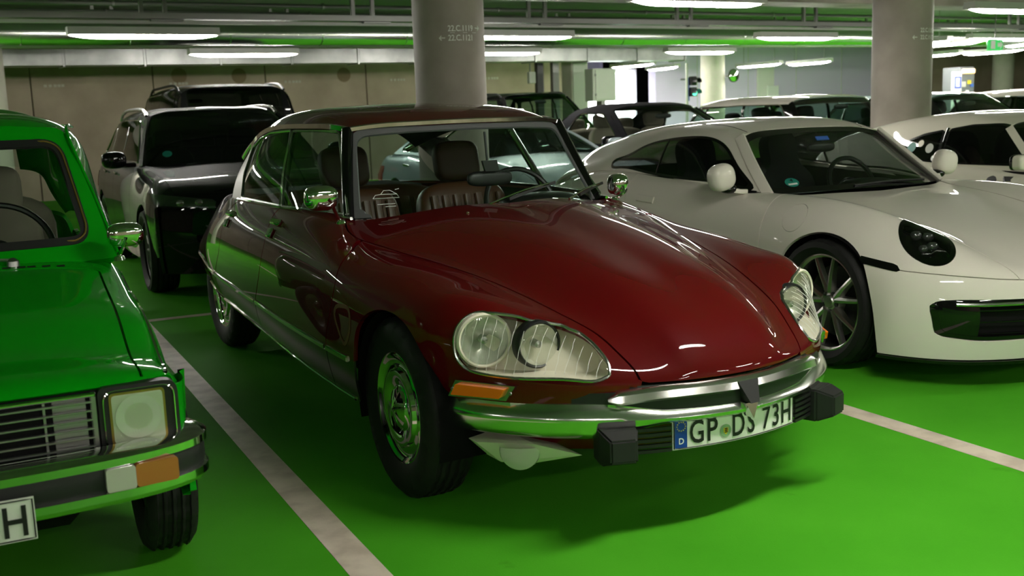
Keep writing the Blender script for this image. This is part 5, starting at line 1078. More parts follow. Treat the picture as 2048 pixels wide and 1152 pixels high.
# ------------------------------------------------------------------ the green classic hatchback
def build_green(loc, rz):
    A = np.array; P = 'green_paint'; g = .003
    t = thing('classic_hatchback', 'bright green classic hatchback with square headlamps and chrome bumper', 'car', loc, rz)
    xs = [0, .28, .48, .575, .635, .668, .685, .680]
    def row(y, z, k=1., drop=(0, .003, .015, .032, .06, .13, .28, .42), zmin=.28): return [(x * k, y, max(z - d, zmin)) for x, d in zip(xs, drop)]
    fr = lambda z, y0: [(x * .97, y0 + dy, z) for x, dy in zip(xs, (0, .001, .005, .015, .035, .07, .12, .17))]
    rows = [fr(.40, -.575), fr(.52, -.590), fr(.62, -.597), fr(.69, -.597), [(x * .97, -.588 + dy, z) for x, dy, z in zip(xs, (0, .001, .005, .012, .035, .08, .14, .2), (.722, .722, .719, .712, .695, .66, .60, .52))],
            [(x * .98, -.555 + dy, z) for x, dy, z in zip(xs, (0, 0, .003, .008, .03, .08, .15, .22), (.742, .741, .736, .728, .708, .66, .57, .46))], row(-.40, .765, .985), row(-.1, .832), row(.22, .885), row(.50, .928, 1.0), row(.75, .95, 1.02), row(1.2, .96, 1.04), row(1.8, .96, 1.05), row(2.5, .95, 1.05), row(3.0, .93, 1.02), [(x * .98, 3.12, z) for x, z in zip(xs, (.75, .75, .75, .74, .72, .68, .60, .5))], [(x * .97, 3.14, z) for x, z in zip(xs, (.4, .4, .4, .4, .4, .4, .4, .38))]]
    hull = grid(resample(A([r for r in full(A(rows))]), 190, 121)); yz = lambda V: V[:, 1:]; xy = lambda V: V[:, :2]; xz = lambda V: np.stack([V[:, 0], V[:, 2]], -1)
    scab = sdf([(-.66, .62), (.66, .62), (.70, 1.0), (.70, 2.9), (-.70, 2.9), (-.70, 1.0)])
    body = clip(hull, lambda V: np.where(V[:, 2] > .80, -scab(xy(V)), .05))
    sface = sdf(rpoly([(-.632, .528), (.632, .528), (.632, .716), (-.632, .716)], .03)); face = lambda V: np.where(V[:, 1] < -.45, sface(xz(V)), -1.)
    body = clip(body, lambda V: -face(V))
    bon = np.concatenate([curve([(.555, -.70), (.547, -.575), (.55, -.3), (.558, .1), (.565, .46)], 20), A([(-.565, .46)]), curve([(.555, -.70), (.547, -.575), (.55, -.3), (.558, .1), (.565, .46)], 20)[::-1] * [-1, 1]]); sbon = sdf(bon)
    bf = lambda V: np.where(V[:, 2] > .716, sbon(xy(V)), -1.)
    add('bonnet', clip(body, lambda V: bf(V) - g * 1.3), P, t, custom=True, flange=.02); rest = clip(body, lambda V: -bf(V) - g * 1.3)
    arch = curve([(.44, .0), (.43, .35), (.38, .52), (.25, .60), (.10, .62), (-.06, .60), (-.19, .52), (-.25, .35), (-.26, .0)], 50); sa = sdf(arch); archr = sdf(arch + A([2.42, 0]))
    side = clip(rest, lambda V: np.minimum(-sa(yz(V)), -archr(yz(V))))
    d0 = sdf([(.60, .28), (1.62, .28), (1.62, 1.2), (.60, 1.2)]); d1 = sdf([(1.62, .28), (2.35, .28), (2.35, 1.2), (1.62, 1.2)])
    for s in (1, -1):
        h = clip(side, lambda V: V[:, 0] * s - 1e-4)
        w = add('front_wing', clip(h, lambda V: .60 - g - V[:, 1]), P, t, custom=True, flange=.02)
        for n, d in (('front_door', d0), ('rear_door', d1)): add(n, clip(h, lambda V: d(yz(V)) - g), P, t, custom=True, flange=.02)
        add('rear_wing', clip(h, lambda V: np.minimum(V[:, 1] - 2.35 - g, 1)), P, t, custom=True, flange=.02)
        yy = np.linspace(-.53, .52, 30); xx = np.interp(yy, [-.53, -.4, 0, .52], [.612, .630, .640, .645]); i = [np.argmin(np.hypot(hull.V[:, 0] - s * x, hull.V[:, 1] - y)) for x, y in zip(xx, yy)]
        q = hull.V[i].copy(); q[:, 0] = s * xx; q[1:-1] = (q[:-2] + q[1:-1] + q[2:]) / 3; add('wing_moulding', tube(q + [0, 0, .003], .006, 6), 'chrome', w)
        # headlamp: black frame, bright bowl, square glass
        c = A([s * .528, -.600, .632]); hd = add('headlamp', prism(rpoly([(-.100, -.092), (.100, -.092), (.100, .086), (-.100, .086)], [.02, .04, .035, .02]), -.02, .02, 1).move(c + [0, .01, 0]), 'black_plastic', t, smooth=False)
        ro = rpoly([(-.090, -.082), (.090, -.082), (.090, .078), (-.090, .078)], .032, 6); ri = rpoly([(-.072, -.073), (.072, -.073), (.072, .069), (-.072, .069)], .016, 6); n = len(ro)
        G = A([[(p[0], y_, p[1]) for p in pp] for pp, y_ in ((ro, -.012), (ro, -.020), (ro * .97, -.021), (ri * 1.06, .012), (ri, .016))]); m_ = grid(G, closev=True); m_ = m_ if m_.N[2 * n + 3] @ A([0, -1, 0]) > 0 else m_.flip(); add('lamp_surround', M(m_.V, m_.F).move(c), 'chrome', hd)
        add('lamp_frame', prism(rpoly([(-.070, -.072), (.070, -.072), (.070, .068), (-.070, .068)], .012), -.012, .02, 1).move(c + [-s * .004, 0, 0]), 'gold_trim', hd, smooth=False)
        gl = rpoly([(-.064, -.066), (.064, -.066), (.064, .062), (-.064, .062)], .010); add('lamp_back', prism(gl, -.014, -.010, 1).move(c + [-s * .004, 0, 0]), 'lamp_green_white', hd, smooth=False)
        add('reflector', lathe([(.001, -.012), (.030, -.0135), (.058, -.016)], 36, 'y').flip().move(c + [-s * .004, 0, 0]), 'lamp_reflector', hd)
        G = A([[(x, -.030 + .22 * (x * x + z * z), z) for z in np.linspace(-.066, .062, 14)] for x in np.linspace(-.064, .064, 14)]); gm = grid(G); gm = gm if gm.N[5][1] < 0 else gm.flip(); add('lamp_glass', gm.move(c + [-s * .004, 0, 0]), 'ribbed_glass', hd, custom=True)
        # mirror
        mo = add('wing_mirror', blob((s * .668, .50, 1.005), (.062, .040, .042), 3.0, 32, 16), 'chrome', t); add('mirror_stalk', tube([(s * .640, .495, .928), (s * .655, .47, .965), (s * .665, .462, 1.00)], .007, 8), 'chrome', mo); add('mirror_foot', lathe([(.022, -.006), (.018, .008), (.001, .014)], 16, 'z').move((s * .640, .495, .922)), 'chrome', mo)
        # wheels
        def whl(parent):
            w_ = add('wheel', lathe([(.001, -.03), (.10, -.03), (.15, -.05), (.165, -.06), (.168, .05)], 40), 'dull_steel', parent); add('tyre', tyre_mesh(.288, .155, .168, 96, True, .006), 'tyre_rubber', w_); add('hubcap', lathe([(.001, -.06), (.05, -.055), (.08, -.035)], 30), 'chrome', w_); return w_
        place_wheel(t, (s * .655, .09, .288), s, whl); place_wheel(t, (s * .635, 2.51, .288), s, whl)
        add('wheel_well', grid(A([[(s * (.66 if k == 0 else .42), .09 + math.cos(a) * .36, .28 + math.sin(a) * .34) for k in (0, 1)] for a in np.linspace(.25, math.pi - .25, 20)])), 'underside', t)
        # indicators in the bumper, and its black inserts
        add('front_indicator', prism(rpoly([(-.022, -.030), (.085, -.030), (.085, .030), (-.022, .030)], .01), -.012, .012, 1).xf(rot('z', s * 7), (s * .512 + (-.0 if s > 0 else -.06), -.715, .508)), 'amber_old', t, smooth=False)
        add('side_light', prism(rpoly([(-.05, -.030), (.022, -.030), (.022, .030), (-.05, .030)], .008), -.012, .012, 1).xf(rot('z', s * 5), (s * .468, -.722, .508)), 'lens_white', t, smooth=False)
        # side window area, pillars, doors
    # front face: recess, slats, strips
    fo = add('grille', box((0, -.575, .62), (1.24, .02, .18)), 'soft_black', t, smooth=False)
    for k in range(7): add('grille_slat', box((0, -.602, .545 + k * .0235), (.83, .016, .0055), .001), 'dull_steel', fo, smooth=False)
    for x in (-.30, 0, .30): add('grille_post', box((x, -.592, .62), (.006, .010, .17)), 'dull_steel', fo, smooth=False)
    for z in (.704, .532): add('grille_strip', box((0, -.606, z), (.85, .014, .010), .003), 'chrome', fo, smooth=False)
    for s in (-1, 1): add('grille_end', box((s * .418, -.600, .62), (.016, .016, .178), .003), 'dull_steel', fo, smooth=False)
    add('radiator_support', box((.36, -.585, .62), (.08, .006, .16)), 'dull_steel', fo, smooth=False)
    # bumper
    bp = curve([(.655, -.44), (.690, -.53), (.672, -.615), (.60, -.675), (.45, -.715), (.2, -.735), (0, -.738)], 30); path = np.concatenate([bp, bp[::-1][1:] * [-1, 1]]); p3 = lambda z: np.c_[path, np.full(len(path), z)]
    bo = add('front_bumper', sweep(p3(.552), A([(-.075, .010), (-.075, .022), (-.01, .022), (.012, .008), (.012, -.012), (0, -.014), (-.01, -.004)]) * [-1, 1]), 'chrome', t)
    add('lower_blade', sweep(p3(.462), A([(-.05, -.02), (0, -.022), (.012, -.008), (.012, .012), (0, .016), (-.05, .014)]) * [-1, 1]), 'chrome', bo)
    add('rubber_insert', sweep(p3(.508), A([(-.03, -.034), (0, -.034), (.004, -.02), (.004, .02), (0, .034), (-.03, .034)]) * [-1, 1]), 'rubber', bo)
    add('front_valance', box((0, -.50, .46), (.80, .08, .16), .02), 'underside', t, smooth=False)
    # number plate
    pb, bend = plate(t, '', (0, -.772, .464), .50, .105, .0); pb['label'] = 'white number plate ending in H'
    for ch, x in (('H', .205), ('6', .150)): add('plate_letter', bend(textmesh(ch, .075, .80, .014).move((x, 0, -.0375)), .0075), 'ink', pb, smooth=False)
    # greenhouse
    wn = [[(0, .52, .915), (.30, .53, .915), (.52, .565, .915), (.645, .62, .915)], [(0, .73, 1.17), (.29, .74, 1.17), (.48, .775, 1.165), (.595, .825, 1.16)], [(0, .93, 1.405), (.27, .94, 1.402), (.43, .965, 1.392), (.535, 1.01, 1.375)]]
    wsf = grid(resample(full(A(wn)), 60, 90)); gp = rpoly([(-.575, .972), (.575, .972), (.520, 1.345), (-.520, 1.345)], .075, 8); sg = sdf(gp)
    wf = add('windscreen_frame', clip(wsf, lambda V: -sg(xz(V))), P, t, custom=True, flange=.03)
    wo = add('windscreen', clip(wsf, lambda V: sg(xz(V)) - .012).offset(-.006), 'glass_clear', t, custom=True); add('windscreen_seal', clip(clip(wsf, lambda V: sg(xz(V))), lambda V: .026 - sg(xz(V))).offset(.004), 'rubber', wo, custom=True, flange=.012)
    lp = []
    for p in rpoly([(-.565, .982), (.565, .982), (.511, 1.335), (-.511, 1.335)], .068, 10):
        d = np.hypot(wsf.V[:, 0] - p[0], wsf.V[:, 2] - p[1]); i = np.argsort(d)[:4]; w = 1 / (d[i] + 1e-4); w /= w.sum(); lp.append((wsf.V[i] * w[:, None]).sum(0) + wsf.N[i[0]] * .007)
    lp = A(lp); lp = (np.roll(lp, 1, 0) + 2 * lp + np.roll(lp, -1, 0)) / 4; add('seal_trim', tube(lp, .0035, 6, closed=True), 'gold_trim', wo)
    gr = [[(0, .93, 1.405), (.27, .94, 1.402), (.43, .965, 1.392), (.535, 1.01, 1.375), (.590, .83, 1.16), (.650, .63, .92)], [(0, 1.02, 1.435), (.28, 1.03, 1.430), (.45, 1.05, 1.415), (.565, 1.10, 1.372), (.635, 1.05, 1.16), (.695, .95, .945)], [(0, 1.4, 1.462), (.29, 1.4, 1.455), (.46, 1.4, 1.438), (.585, 1.4, 1.385), (.655, 1.4, 1.17), (.715, 1.4, .955)], [(0, 2.2, 1.465), (.29, 2.2, 1.458), (.46, 2.2, 1.438), (.585, 2.2, 1.382), (.66, 2.2, 1.17), (.72, 2.2, .955)], [(0, 2.75, 1.43), (.28, 2.75, 1.423), (.45, 2.74, 1.40), (.56, 2.72, 1.35), (.63, 2.80, 1.15), (.70, 2.9, .945)], [(0, 2.95, 1.20), (.28, 2.95, 1.20), (.44, 2.94, 1.19), (.54, 2.92, 1.17), (.61, 2.95, 1.06), (.68, 3.0, .93)]]
    gs = grid(resample(full(A(gr)), 80, 91)); win = [rpoly([(1.02, .985), (1.60, .985), (1.60, 1.345), (1.17, 1.345)], .04), rpoly([(1.66, .985), (2.35, .985), (2.30, 1.345), (1.66, 1.345)], .04)]
    sw = [sdf(w) for w in win]; sidef = lambda V, k: np.where(np.abs(V[:, 0]) > .50, sw[k](yz(V)), -1.)
    rfm = clip(gs, lambda V: -np.maximum(sidef(V, 0), sidef(V, 1)))
    bw = sdf(rpoly([(-.48, 1.02), (.48, 1.02), (.44, 1.36), (-.44, 1.36)], .05)); bwf = lambda V: np.where(V[:, 1] > 2.6, bw(xz(V)), -1.)
    add('roof', clip(rfm, lambda V: -bwf(V)), P, t, custom=True, flange=.02); add('headlining', clip(gs, lambda V: np.minimum(.50 - np.abs(V[:, 0]), 2.7 - V[:, 1])).offset(-.03).flip(), 'grey_rubber', t)
    for k in (0, 1):
        for s in (1, -1): add(('front', 'rear')[k] + '_side_window', clip(gs, lambda V: np.where(V[:, 0] * s > 0, sidef(V, k), -1.)), 'glass_clear', t, custom=True)
    add('rear_window', clip(gs, bwf), 'glass_clear', t, custom=True)
    for s in (1, -1): add('roof_gutter', tube(curve([(s * .655, .66, .93), (s * .600, .86, 1.17), (s * .552, 1.02, 1.378), (s * .585, 1.2, 1.392), (s * .595, 1.6, 1.396), (s * .595, 2.4, 1.385)], 40), .007, 6), P, t)
    # scuttle vents, wipers, cabin
    for k in range(22):
        x = -.44 + k * .042; i = np.argmin(np.hypot(hull.V[:, 0] - x, hull.V[:, 1] - .485)); add('vent_slot', box(hull.V[i] + [0, 0, .001], (.026, .012, .004)), 'soft_black', t, smooth=False)
    for x in (.30, -.22):
        wi = add('wiper', tube([(x, .525, .945), (x - .12, .525, .955), (x - .48, .555, .985)], .006, 6), 'dull_steel', t); add('wiper_pivot', lathe([(.022, -.01), (.020, .012), (.008, .022), (.001, .024)], 16, 'z').move((x, .520, .930)), 'dull_steel', wi); add('wiper_blade', box((x - .30, .535, .972), (.40, .010, .014)), 'black_plastic', wi, smooth=False)
    for x in (.26, -.30): seat(t, x, 1.30, .56, .42, 'beige_cloth', 'beige_cloth', .52, 14, (.26, .10, .20), .06, False)
    add('rear_bench', blob((0, 2.15, .60), (.58, .28, .10), 4), 'beige_cloth', t); add('rear_backrest', blob((0, 2.45, .82), (.58, .08, .26), 4), 'beige_cloth', t)
    steering(t, (.27, .98, .93), .195, -28, 'black_plastic', ((-35, .018), (215, .018)), .012)
    add('dashboard', box((0, .72, .86), (1.16, .22, .15), .04), 'black_plastic', t); add('cabin_floor', box((0, 1.6, .34), (1.2, 2.2, .04)), 'soft_black', t); add('underbody', box((0, 1.5, .30), (.84, 3.0, .12), .03), 'underside', t); add('engine_bay', box((0, -.1, .50), (.76, .8, .36), .04), 'underside', t)
    return t
pm('lamp_green_white', (.55, .60, .45), .3, .2); pm('lamp_reflector', (.80, .80, .72), .2, .35)
# ------------------------------------------------------------------ cars of the rows behind
def gcar(name, label, loc, rz, paint_, W=1.85, H=1.5, fo=.85, wb=2.7, ro=.9, nose=.74, cowl=(.45, 1.0), hdr=(1.15, None), rear=(3.0, 3.6), belt=(.98, 1.02), R=.34, rimmat='dull_steel', glassm='glass_dark', roofm=None, rails=False, rwin=.35, deck=None, wr=.68, wbel=.87, seats='black_seat', lampkind=0, pillars=None, mirror=None, soft=False, dlo_end=None, grille=True, screen=None, handle='chrome', trim=None, sticker=False):
    A = np.array; t = thing(name, label, 'car', loc, rz); w = W / 2; yz = lambda V: V[:, 1:]; xy = lambda V: V[:, :2]; xz = lambda V: np.stack([V[:, 0], V[:, 2]], -1)
    cy, cz = cowl; tail = wb + ro; deckz = deck or belt[1]; fx = A([0, .45, .76, .885, .95, .99, 1.0, .97])
    def sec(y, zc, zs, k=1., dy=0.):      # one cross-section: centre height, shoulder height
        zz = A([zc, zc - .012, zc * .6 + zs * .4 - .01, zs, zs - .07, zs - .20, max(.42, zs - .45), .24]); return [(f * w * k, y + dy * (f ** 3), z) for f, z in zip(fx, zz)]
    def face(y, z, k, dy): return [(f * w * k, y + dy * f ** 3, z) for f in fx]
    N0 = [face(-fo + .03, .22, .93, .30), face(-fo, .42, .95, .32), face(-fo + .01, nose - .14, .955, .33)]
    n1 = [[(f * w * .96, -fo + .05 + .33 * f ** 3, z) for f, z in zip(fx, A([nose - .02, nose - .02, nose - .025, nose - .04, nose - .07, nose - .14, .50, .40]))], [(f * w * .97, -fo + .16 + .30 * f ** 3, z) for f, z in zip(fx, A([nose + .04, nose + .038, nose + .03, nose + .01, nose - .03, nose - .13, .50, .34]))]]
    mid = [sec(-.15, (nose + cz) / 2 + .05, (nose + cz) / 2 - .0, .985, .1), sec(cy - .05, cz, cz - .03, .99, .05), sec(cy + .5, belt[0] + .01, belt[0] - .01), sec((cy + wb) / 2 + .3, (belt[0] + belt[1]) / 2, (belt[0] + belt[1]) / 2 - .015), sec(wb - .1, belt[1], belt[1] - .015), sec(wb + ro * .45, deckz, deckz - .03, .985), sec(tail - .12, deckz - .03, deckz - .08, .95, -.10)]
    bk = [face(tail - .01, deckz - .25, .93, -.16), face(tail, .50, .93, -.16), face(tail - .05, .25, .91, -.14)]
    hull = grid(resample(full(A(N0 + n1 + mid + bk)), 110, 81))
    ar = lambda y: sdf(np.stack([y + (R + .055) * np.cos(np.linspace(0, 6.283, 40, endpoint=False)), R - .01 + (R + .055) * np.sin(np.linspace(0, 6.283, 40, endpoint=False))], -1)); a0, a1 = ar(0), ar(wb)
    bw = wbel * w; cabp = sdf([(-bw * .95, cy + .12), (0, cy), (bw * .95, cy + .12), (bw, cy + .6), (bw, rear[1] - .15), (bw * .8, rear[1]), (-bw * .8, rear[1]), (-bw, rear[1] - .15), (-bw, cy + .6)])
    body = clip(hull, lambda V: np.where(V[:, 2] > .8, -cabp(xy(V)), .05)); body = clip(body, lambda V: np.minimum(-a0(yz(V)), -a1(yz(V))))
    hs = sdf([(-.80 * w, -fo + .12), (.80 * w, -fo + .12), (.84 * w, cy + .03), (-.84 * w, cy + .03)]); hf = lambda V: np.where((V[:, 2] > nose - .02), hs(xy(V)), -1.)
    add('bonnet', clip(body, lambda V: hf(V) - .003), paint_, t, custom=True, flange=.015); rest = clip(body, lambda V: -hf(V) - .003)
    add('front_end', clip(rest, lambda V: -.40 - V[:, 1]), paint_, t, custom=True, flange=.015); rest = clip(rest, lambda V: V[:, 1] + .395)
    for s in (1, -1):
        h = clip(rest, lambda V: V[:, 0] * s - 1e-4); bnds = [-.395, cy + .15, (cy + .15 + wb) / 2 + .1, wb - .25, 9]
        for nm, a, b in zip(('front_wing', 'front_door', 'rear_door', 'rear_wing'), bnds[:-1], bnds[1:]): add(nm, clip(h, lambda V: np.minimum(V[:, 1] - a - .003, b - .003 - V[:, 1])), paint_, t, custom=True, flange=.015)
        for yh in (bnds[2] - .14, bnds[3] - .10):
            q, nn = ride(hull, [(yh - .10, belt[1] - .13), (yh + .08, belt[1] - .12)], side=s, out=.015); add('door_handle', tube(q, .012, 6), handle, t)
    # greenhouse
    wrr = wr * w; hy = hdr[0]; Hh = H - .035; ry, rb = rear
    c = [[(0, hy - .02, Hh), (wrr * .5, hy, Hh - .006), (wrr * .85, hy + .04, Hh - .03), (wrr * .97, hy + .07, Hh - .07), ((wrr * .97 + bw) / 2, (hy + .07 + cy + .10) / 2, (Hh - .07 + belt[0]) / 2 + .01), (bw, cy + .10, belt[0] - .01)]]
    for y, f, k in ((hy + .25, H - .008, 1.), ((hy + ry) / 2, H, 1.03), (ry - .35, H - .012, 1.0)):
        bz = np.interp(y, [cy, wb], belt); c.append([(0, y, f), (wrr * .5 * k, y, f - .007), (wrr * .85 * k, y, f - .033), (wrr * k, y, f - .09), ((wrr * k + bw) / 2 + .012, y, (f - .09 + bz) / 2 + .01), (bw * 1.01, y, bz - .01)])
    c.append([(0, ry, H - .05), (wrr * .5, ry, H - .057), (wrr * .82, ry, H - .08), (wrr * .95, ry, H - .13), ((wrr * .95 + bw) / 2, ry + (rb - ry) * .35, (H - .13 + belt[1]) / 2), (bw * .98, ry + (rb - ry) * .7, belt[1] - .01)])
    gs = grid(resample(full(A(c)), 60, 71))
    rp = roofm or paint_; e0 = cy + .22; e1 = dlo_end or (ry + (rb - ry) * .15)
    bz = lambda y: np.interp(y, [cy, wb], belt) + .02
    wt = lambda y: np.interp(y, [hy, hy + .3, (hy + ry) / 2, ry - .2, ry + .2], [H - .135, H - .115, H - .115, H - .13, H - .20])
    dl = [(e0 + .10, bz(e0)), (hy + .20, wt(hy + .20)), ((hy + ry) / 2, wt((hy + ry) / 2)), (e1 - .16, wt(e1 - .16)), (e1 + .12, bz(e1) + .03), (e1 + .05, bz(e1))]
    sd = sdf(rpoly(dl, [.02, .06, .05, .10, .06, .03])); side = lambda V: np.where(np.abs(V[:, 0]) > wrr * .75, sd(yz(V)), -1.)
    m1 = (cy + wb) / 2 + .25; m2 = wb + .02
    if soft: pm_ = 'fabric_black'
    rm_ = clip(gs, lambda V: -side(V))
    if pillars:
        add('roof', clip(rm_, lambda V: V[:, 2] - (H - .115)), rp, t, custom=True, flange=.015)
        for s in (1, -1): add('side_frame', clip(rm_, lambda V: np.minimum(H - .118 - V[:, 2], V[:, 0] * s)), pillars, t, custom=True, flange=.015)
    else: add('roof', rm_, rp, t, custom=True, flange=.015)
    add('headlining_edge', tube(A([(-wrr * .7, ry - .1, H - .09), (wrr * .7, ry - .1, H - .09)]), .01, 6), 'soft_black', t)
    add('headlining', clip(gs, lambda V: wrr * .8 - np.abs(V[:, 0])).offset(-.03).flip(), 'soft_black', t)
    for s in (1, -1):
        g_ = clip(gs, lambda V: np.where(V[:, 0] * s > 0, side(V), -1.))
        for nm, a, b in (('front_side_window', -9, m1), ('rear_side_window', m1, m2), ('quarter_window', m2, 9)):
            if soft and nm != 'front_side_window' and a > 0: continue
            pz = clip(g_, lambda V: np.minimum(V[:, 1] - a - .018, b - .018 - V[:, 1]) if not soft else V[:, 1] + 9)
            if len(pz.F): add(nm, pz, glassm, t, custom=True)
        if not soft:
            for mm in (m1, m2):
                if mm < e1:
                    q, nn = ride(gs, np.stack([np.full(6, mm), np.linspace(bz(mm), wt(mm), 6)], -1), side=s, out=-.004); add('window_pillar', strip(q, nn, .05, .006), pillars or 'gloss_black', t)
        q, nn = ride(gs, [(y_, z_) for y_, z_ in rpoly(dl, [.02, .06, .05, .10, .06, .03])], side=s, out=.003); add('window_trim', tube(q, .007, 5, closed=True), trim or 'chrome', t)
        add('windscreen_pillar', sweep(curve([(s * bw * .985, cy + .10, belt[0] - .02), (s * (wrr * .97 + bw) / 2 * .99, (hy + .07 + cy + .10) / 2, (Hh - .07 + belt[0]) / 2 + .012), (s * wrr * .965, hy + .06, Hh - .068)], 10), A([(-.028, -.02), (.028, -.02), (.028, .014), (-.028, .014)]), up=(s, -.3, .5)), pillars or rp, t)
        if rails:
            yy = np.linspace(hy + .18, ry - .15, 16); q, nn = ride(gs, np.stack([np.full(16, s * wrr * .93), yy], -1), ax=(0, 1), side=s, out=.045); q[0] -= [0, .05, .045]; q[-1] -= [0, -.05, .045]; add('roof_rail', tube(curve(q, 24), .017, 8), rails, t)
        mr = add('wing_mirror', blob((s * (w + .085), cy + .18, belt[0] + .06), (.105, .065, .075), 2.8, 24, 14), mirror or paint_, t); add('mirror_arm', box((s * (w - .03), cy + .20, belt[0] + .01), (.14, .05, .04), .01), 'gloss_black', mr)
        # lamps
        if lampkind == 0: lf = lambda V: np.where(V[:, 1] < -.1, sdf(rpoly([(w * .50, nose - .13), (w * .99, nose - .09), (w * .99, nose - .005), (w * .50, nose - .06)], .01))(np.stack([V[:, 0] * s, V[:, 2]], -1)), -1.)
        else: lf = lambda V: np.where(V[:, 1] < -.1, .11 - np.hypot(V[:, 0] * s - w * .70, V[:, 2] - nose + .04), -1.)
        lm = clip(hull, lf)
        if len(lm.F):
            lo = add('headlamp', lm.offset(.004), 'glass_headlamp', t, custom=True); add('lamp_body', lm.offset(.0015), 'lamp_cell_glass', lo, custom=True)
            for k in (.62, .78): 
                i = np.argmin(np.abs(lm.V[:, 0] * s - w * k) + np.abs(lm.V[:, 2] - nose + .07)); add('lamp_cell', blob(lm.V[i] + lm.N[i] * .0, (.035, .02, .026), 2.2, 16, 10), 'lamp_cell_glass', lo)
        rl = clip(hull, lambda V: np.where(V[:, 1] > wb + ro * .5, sdf(rpoly([(w * .55, deckz - .32), (w * 1.0, deckz - .32), (w * 1.0, deckz - .14), (w * .55, deckz - .18)], .02))(np.stack([V[:, 0] * s, V[:, 2]], -1)), -1.))
        if len(rl.F): add('tail_lamp', rl.offset(.005), 'red_lens', t, custom=True)
        place_wheel(t, (s * (w - .13), 0, R), s, spoke_wheel(R, .23, R - .09, 5, rimmat, True, False)); place_wheel(t, (s * (w - .13), wb, R), s, spoke_wheel(R, .23, R - .09, 5, rimmat, True, False))
        st = seat(t, s * .37, cy + .95, .58, .48, seats, seats, .60, 14, (.26, .09, .17), .09, False)
    if grille:
        gf = clip(hull, lambda V: np.where(V[:, 1] < -.2, sdf(rpoly([(-.40, nose - .30), (.40, nose - .30), (.36, nose - .09), (-.36, nose - .09)], .04))(xz(V)), -1.)); go = add('grille', gf.offset(.004), 'soft_black', t, custom=True)
        for k in range(9):
            x = -.32 + k * .08; i = [np.argmin(np.abs(gf.V[:, 0] - x) + np.abs(gf.V[:, 2] - z)) for z in (nose - .28, nose - .20, nose - .11)]; add('grille_bar', tube(gf.V[i] + gf.N[i] * .012, .007, 5), 'gloss_black', go)
        lf = clip(hull, lambda V: np.where(V[:, 1] < -.2, sdf(rpoly([(-.70, .25), (.70, .25), (.62, .36), (-.62, .36)], .03))(xz(V)), -1.)); add('lower_intake', lf.offset(.004), 'soft_black', t, custom=True)
    # screens
    top = A([v for v in c[0][:4]]); base = A([(0, cy + .02, cz + .0), (bw * .5, cy + .04, cz - .002), (bw * .82, cy + .075, cz - .01), (bw * .965, cy + .12, belt[0] - .005)]); mdl = (top + base) / 2 + [0, -.035, .02]
    ws = grid(resample(full(A([base, mdl, top])), 20, 40)); wo = add('windscreen', ws, screen or glassm, t, custom=True)
    if sticker:
        i = np.argmin(np.abs(ws.V[:, 0] + bw * .72) + np.abs(ws.V[:, 2] - cz - .07)); n_ = ws.N[i]; ex = np.cross([0, 0, 1.], n_); ex /= np.linalg.norm(ex); add('badge_sticker', lathe([(.001, 0), (.042, 0)], 24, 'y').flip().xf(np.stack([ex, -n_, np.cross(n_, ex)], 1), ws.V[i] + n_ * .004), 'sticker_green', wo)
    rt = A(c[-1][:4]); rbs = A([(0, rb, deckz + .0), (bw * .45, rb - .01, deckz), (bw * .75, rb - .04, deckz - .005), (bw * .9, rb - .10, deckz - .01)]); rm = (rt + rbs) / 2 + [0, .05, .02]; rs = grid(resample(full(A([rt, rm, rbs])), 24, 40))
    if rwin:
        rwp = lambda V: np.minimum(V[:, 2] - (deckz + (.02 if rb - ry > .5 else .06)), wrr * .86 - np.abs(V[:, 0])); rwp2 = lambda V: np.minimum(rwp(V), H - .085 - V[:, 2])
        add('rear_panel', clip(rs, lambda V: -rwp2(V)), rp, t, custom=True, flange=.01); add('rear_window', clip(rs, rwp2), glassm, t, custom=True)
    # cabin
    add('dashboard', box((0, cy + .38, belt[0] - .12), (W * .80, .36, .16), .05), 'black_plastic', t); steering(t, (.37, cy + .66, belt[0] - .06), .18, -22, 'black_plastic', ((0, .02), (180, .02)), .014)
    add('interior_mirror', blob((0, hy - .12, H - .17), (.11, .02, .03), 3), 'black_plastic', t)
    add('cabin_floor', box((0, (cy + wb) / 2 + .3, .40), (W * .82, wb - .4, .04)), 'soft_black', t); add('underbody', box((0, wb / 2, .27), (W * .72, wb + 1.0, .14), .03), 'underside', t); add('engine_bay', box((0, -.15, .48), (W * .6, .9, .34), .05), 'underside', t)
    for s in (1, -1): add('door_lining', grid(A([[(s * bw * .97, cy + .2, belt[0] - .01), (s * bw * .97, wb + .1, belt[1] - .01)], [(s * bw * .97, cy + .2, .35), (s * bw * .97, wb + .1, .35)]])), 'soft_black', t)
    rbk = add('rear_bench', blob((0, wb - .45, .62), (W * .36, .25, .10), 4), seats, t); add('backrest', blob((0, wb - .18, .88), (W * .36, .08, .28), 4), seats, rbk)
    for x in (-.37, .37): add('headrest', blob((x, wb - .13, 1.20), (.12, .05, .08), 3.5), seats, rbk)
    return t
build_garage()
build_ds((0, 0, 0), 0)
build_coupe((2.709, .459, 0), -3.98)
build_green((-2.333, -.012, 0), -2.63)
CARS = {}
gcar('estate_car', 'black estate car with silver roof rails parked nose to the tail of the maroon saloon', (.32, 5.72, 0), -3, 'black_paint', W=1.88, H=1.56, fo=.90, wb=2.80, ro=.95, nose=.86, cowl=(.50, 1.05), hdr=(1.25, None), rear=(3.35, 3.68), belt=(1.04, 1.07), R=.35, rails='brushed_steel', glassm='glass_dark', screen='glass_dark', sticker=True)
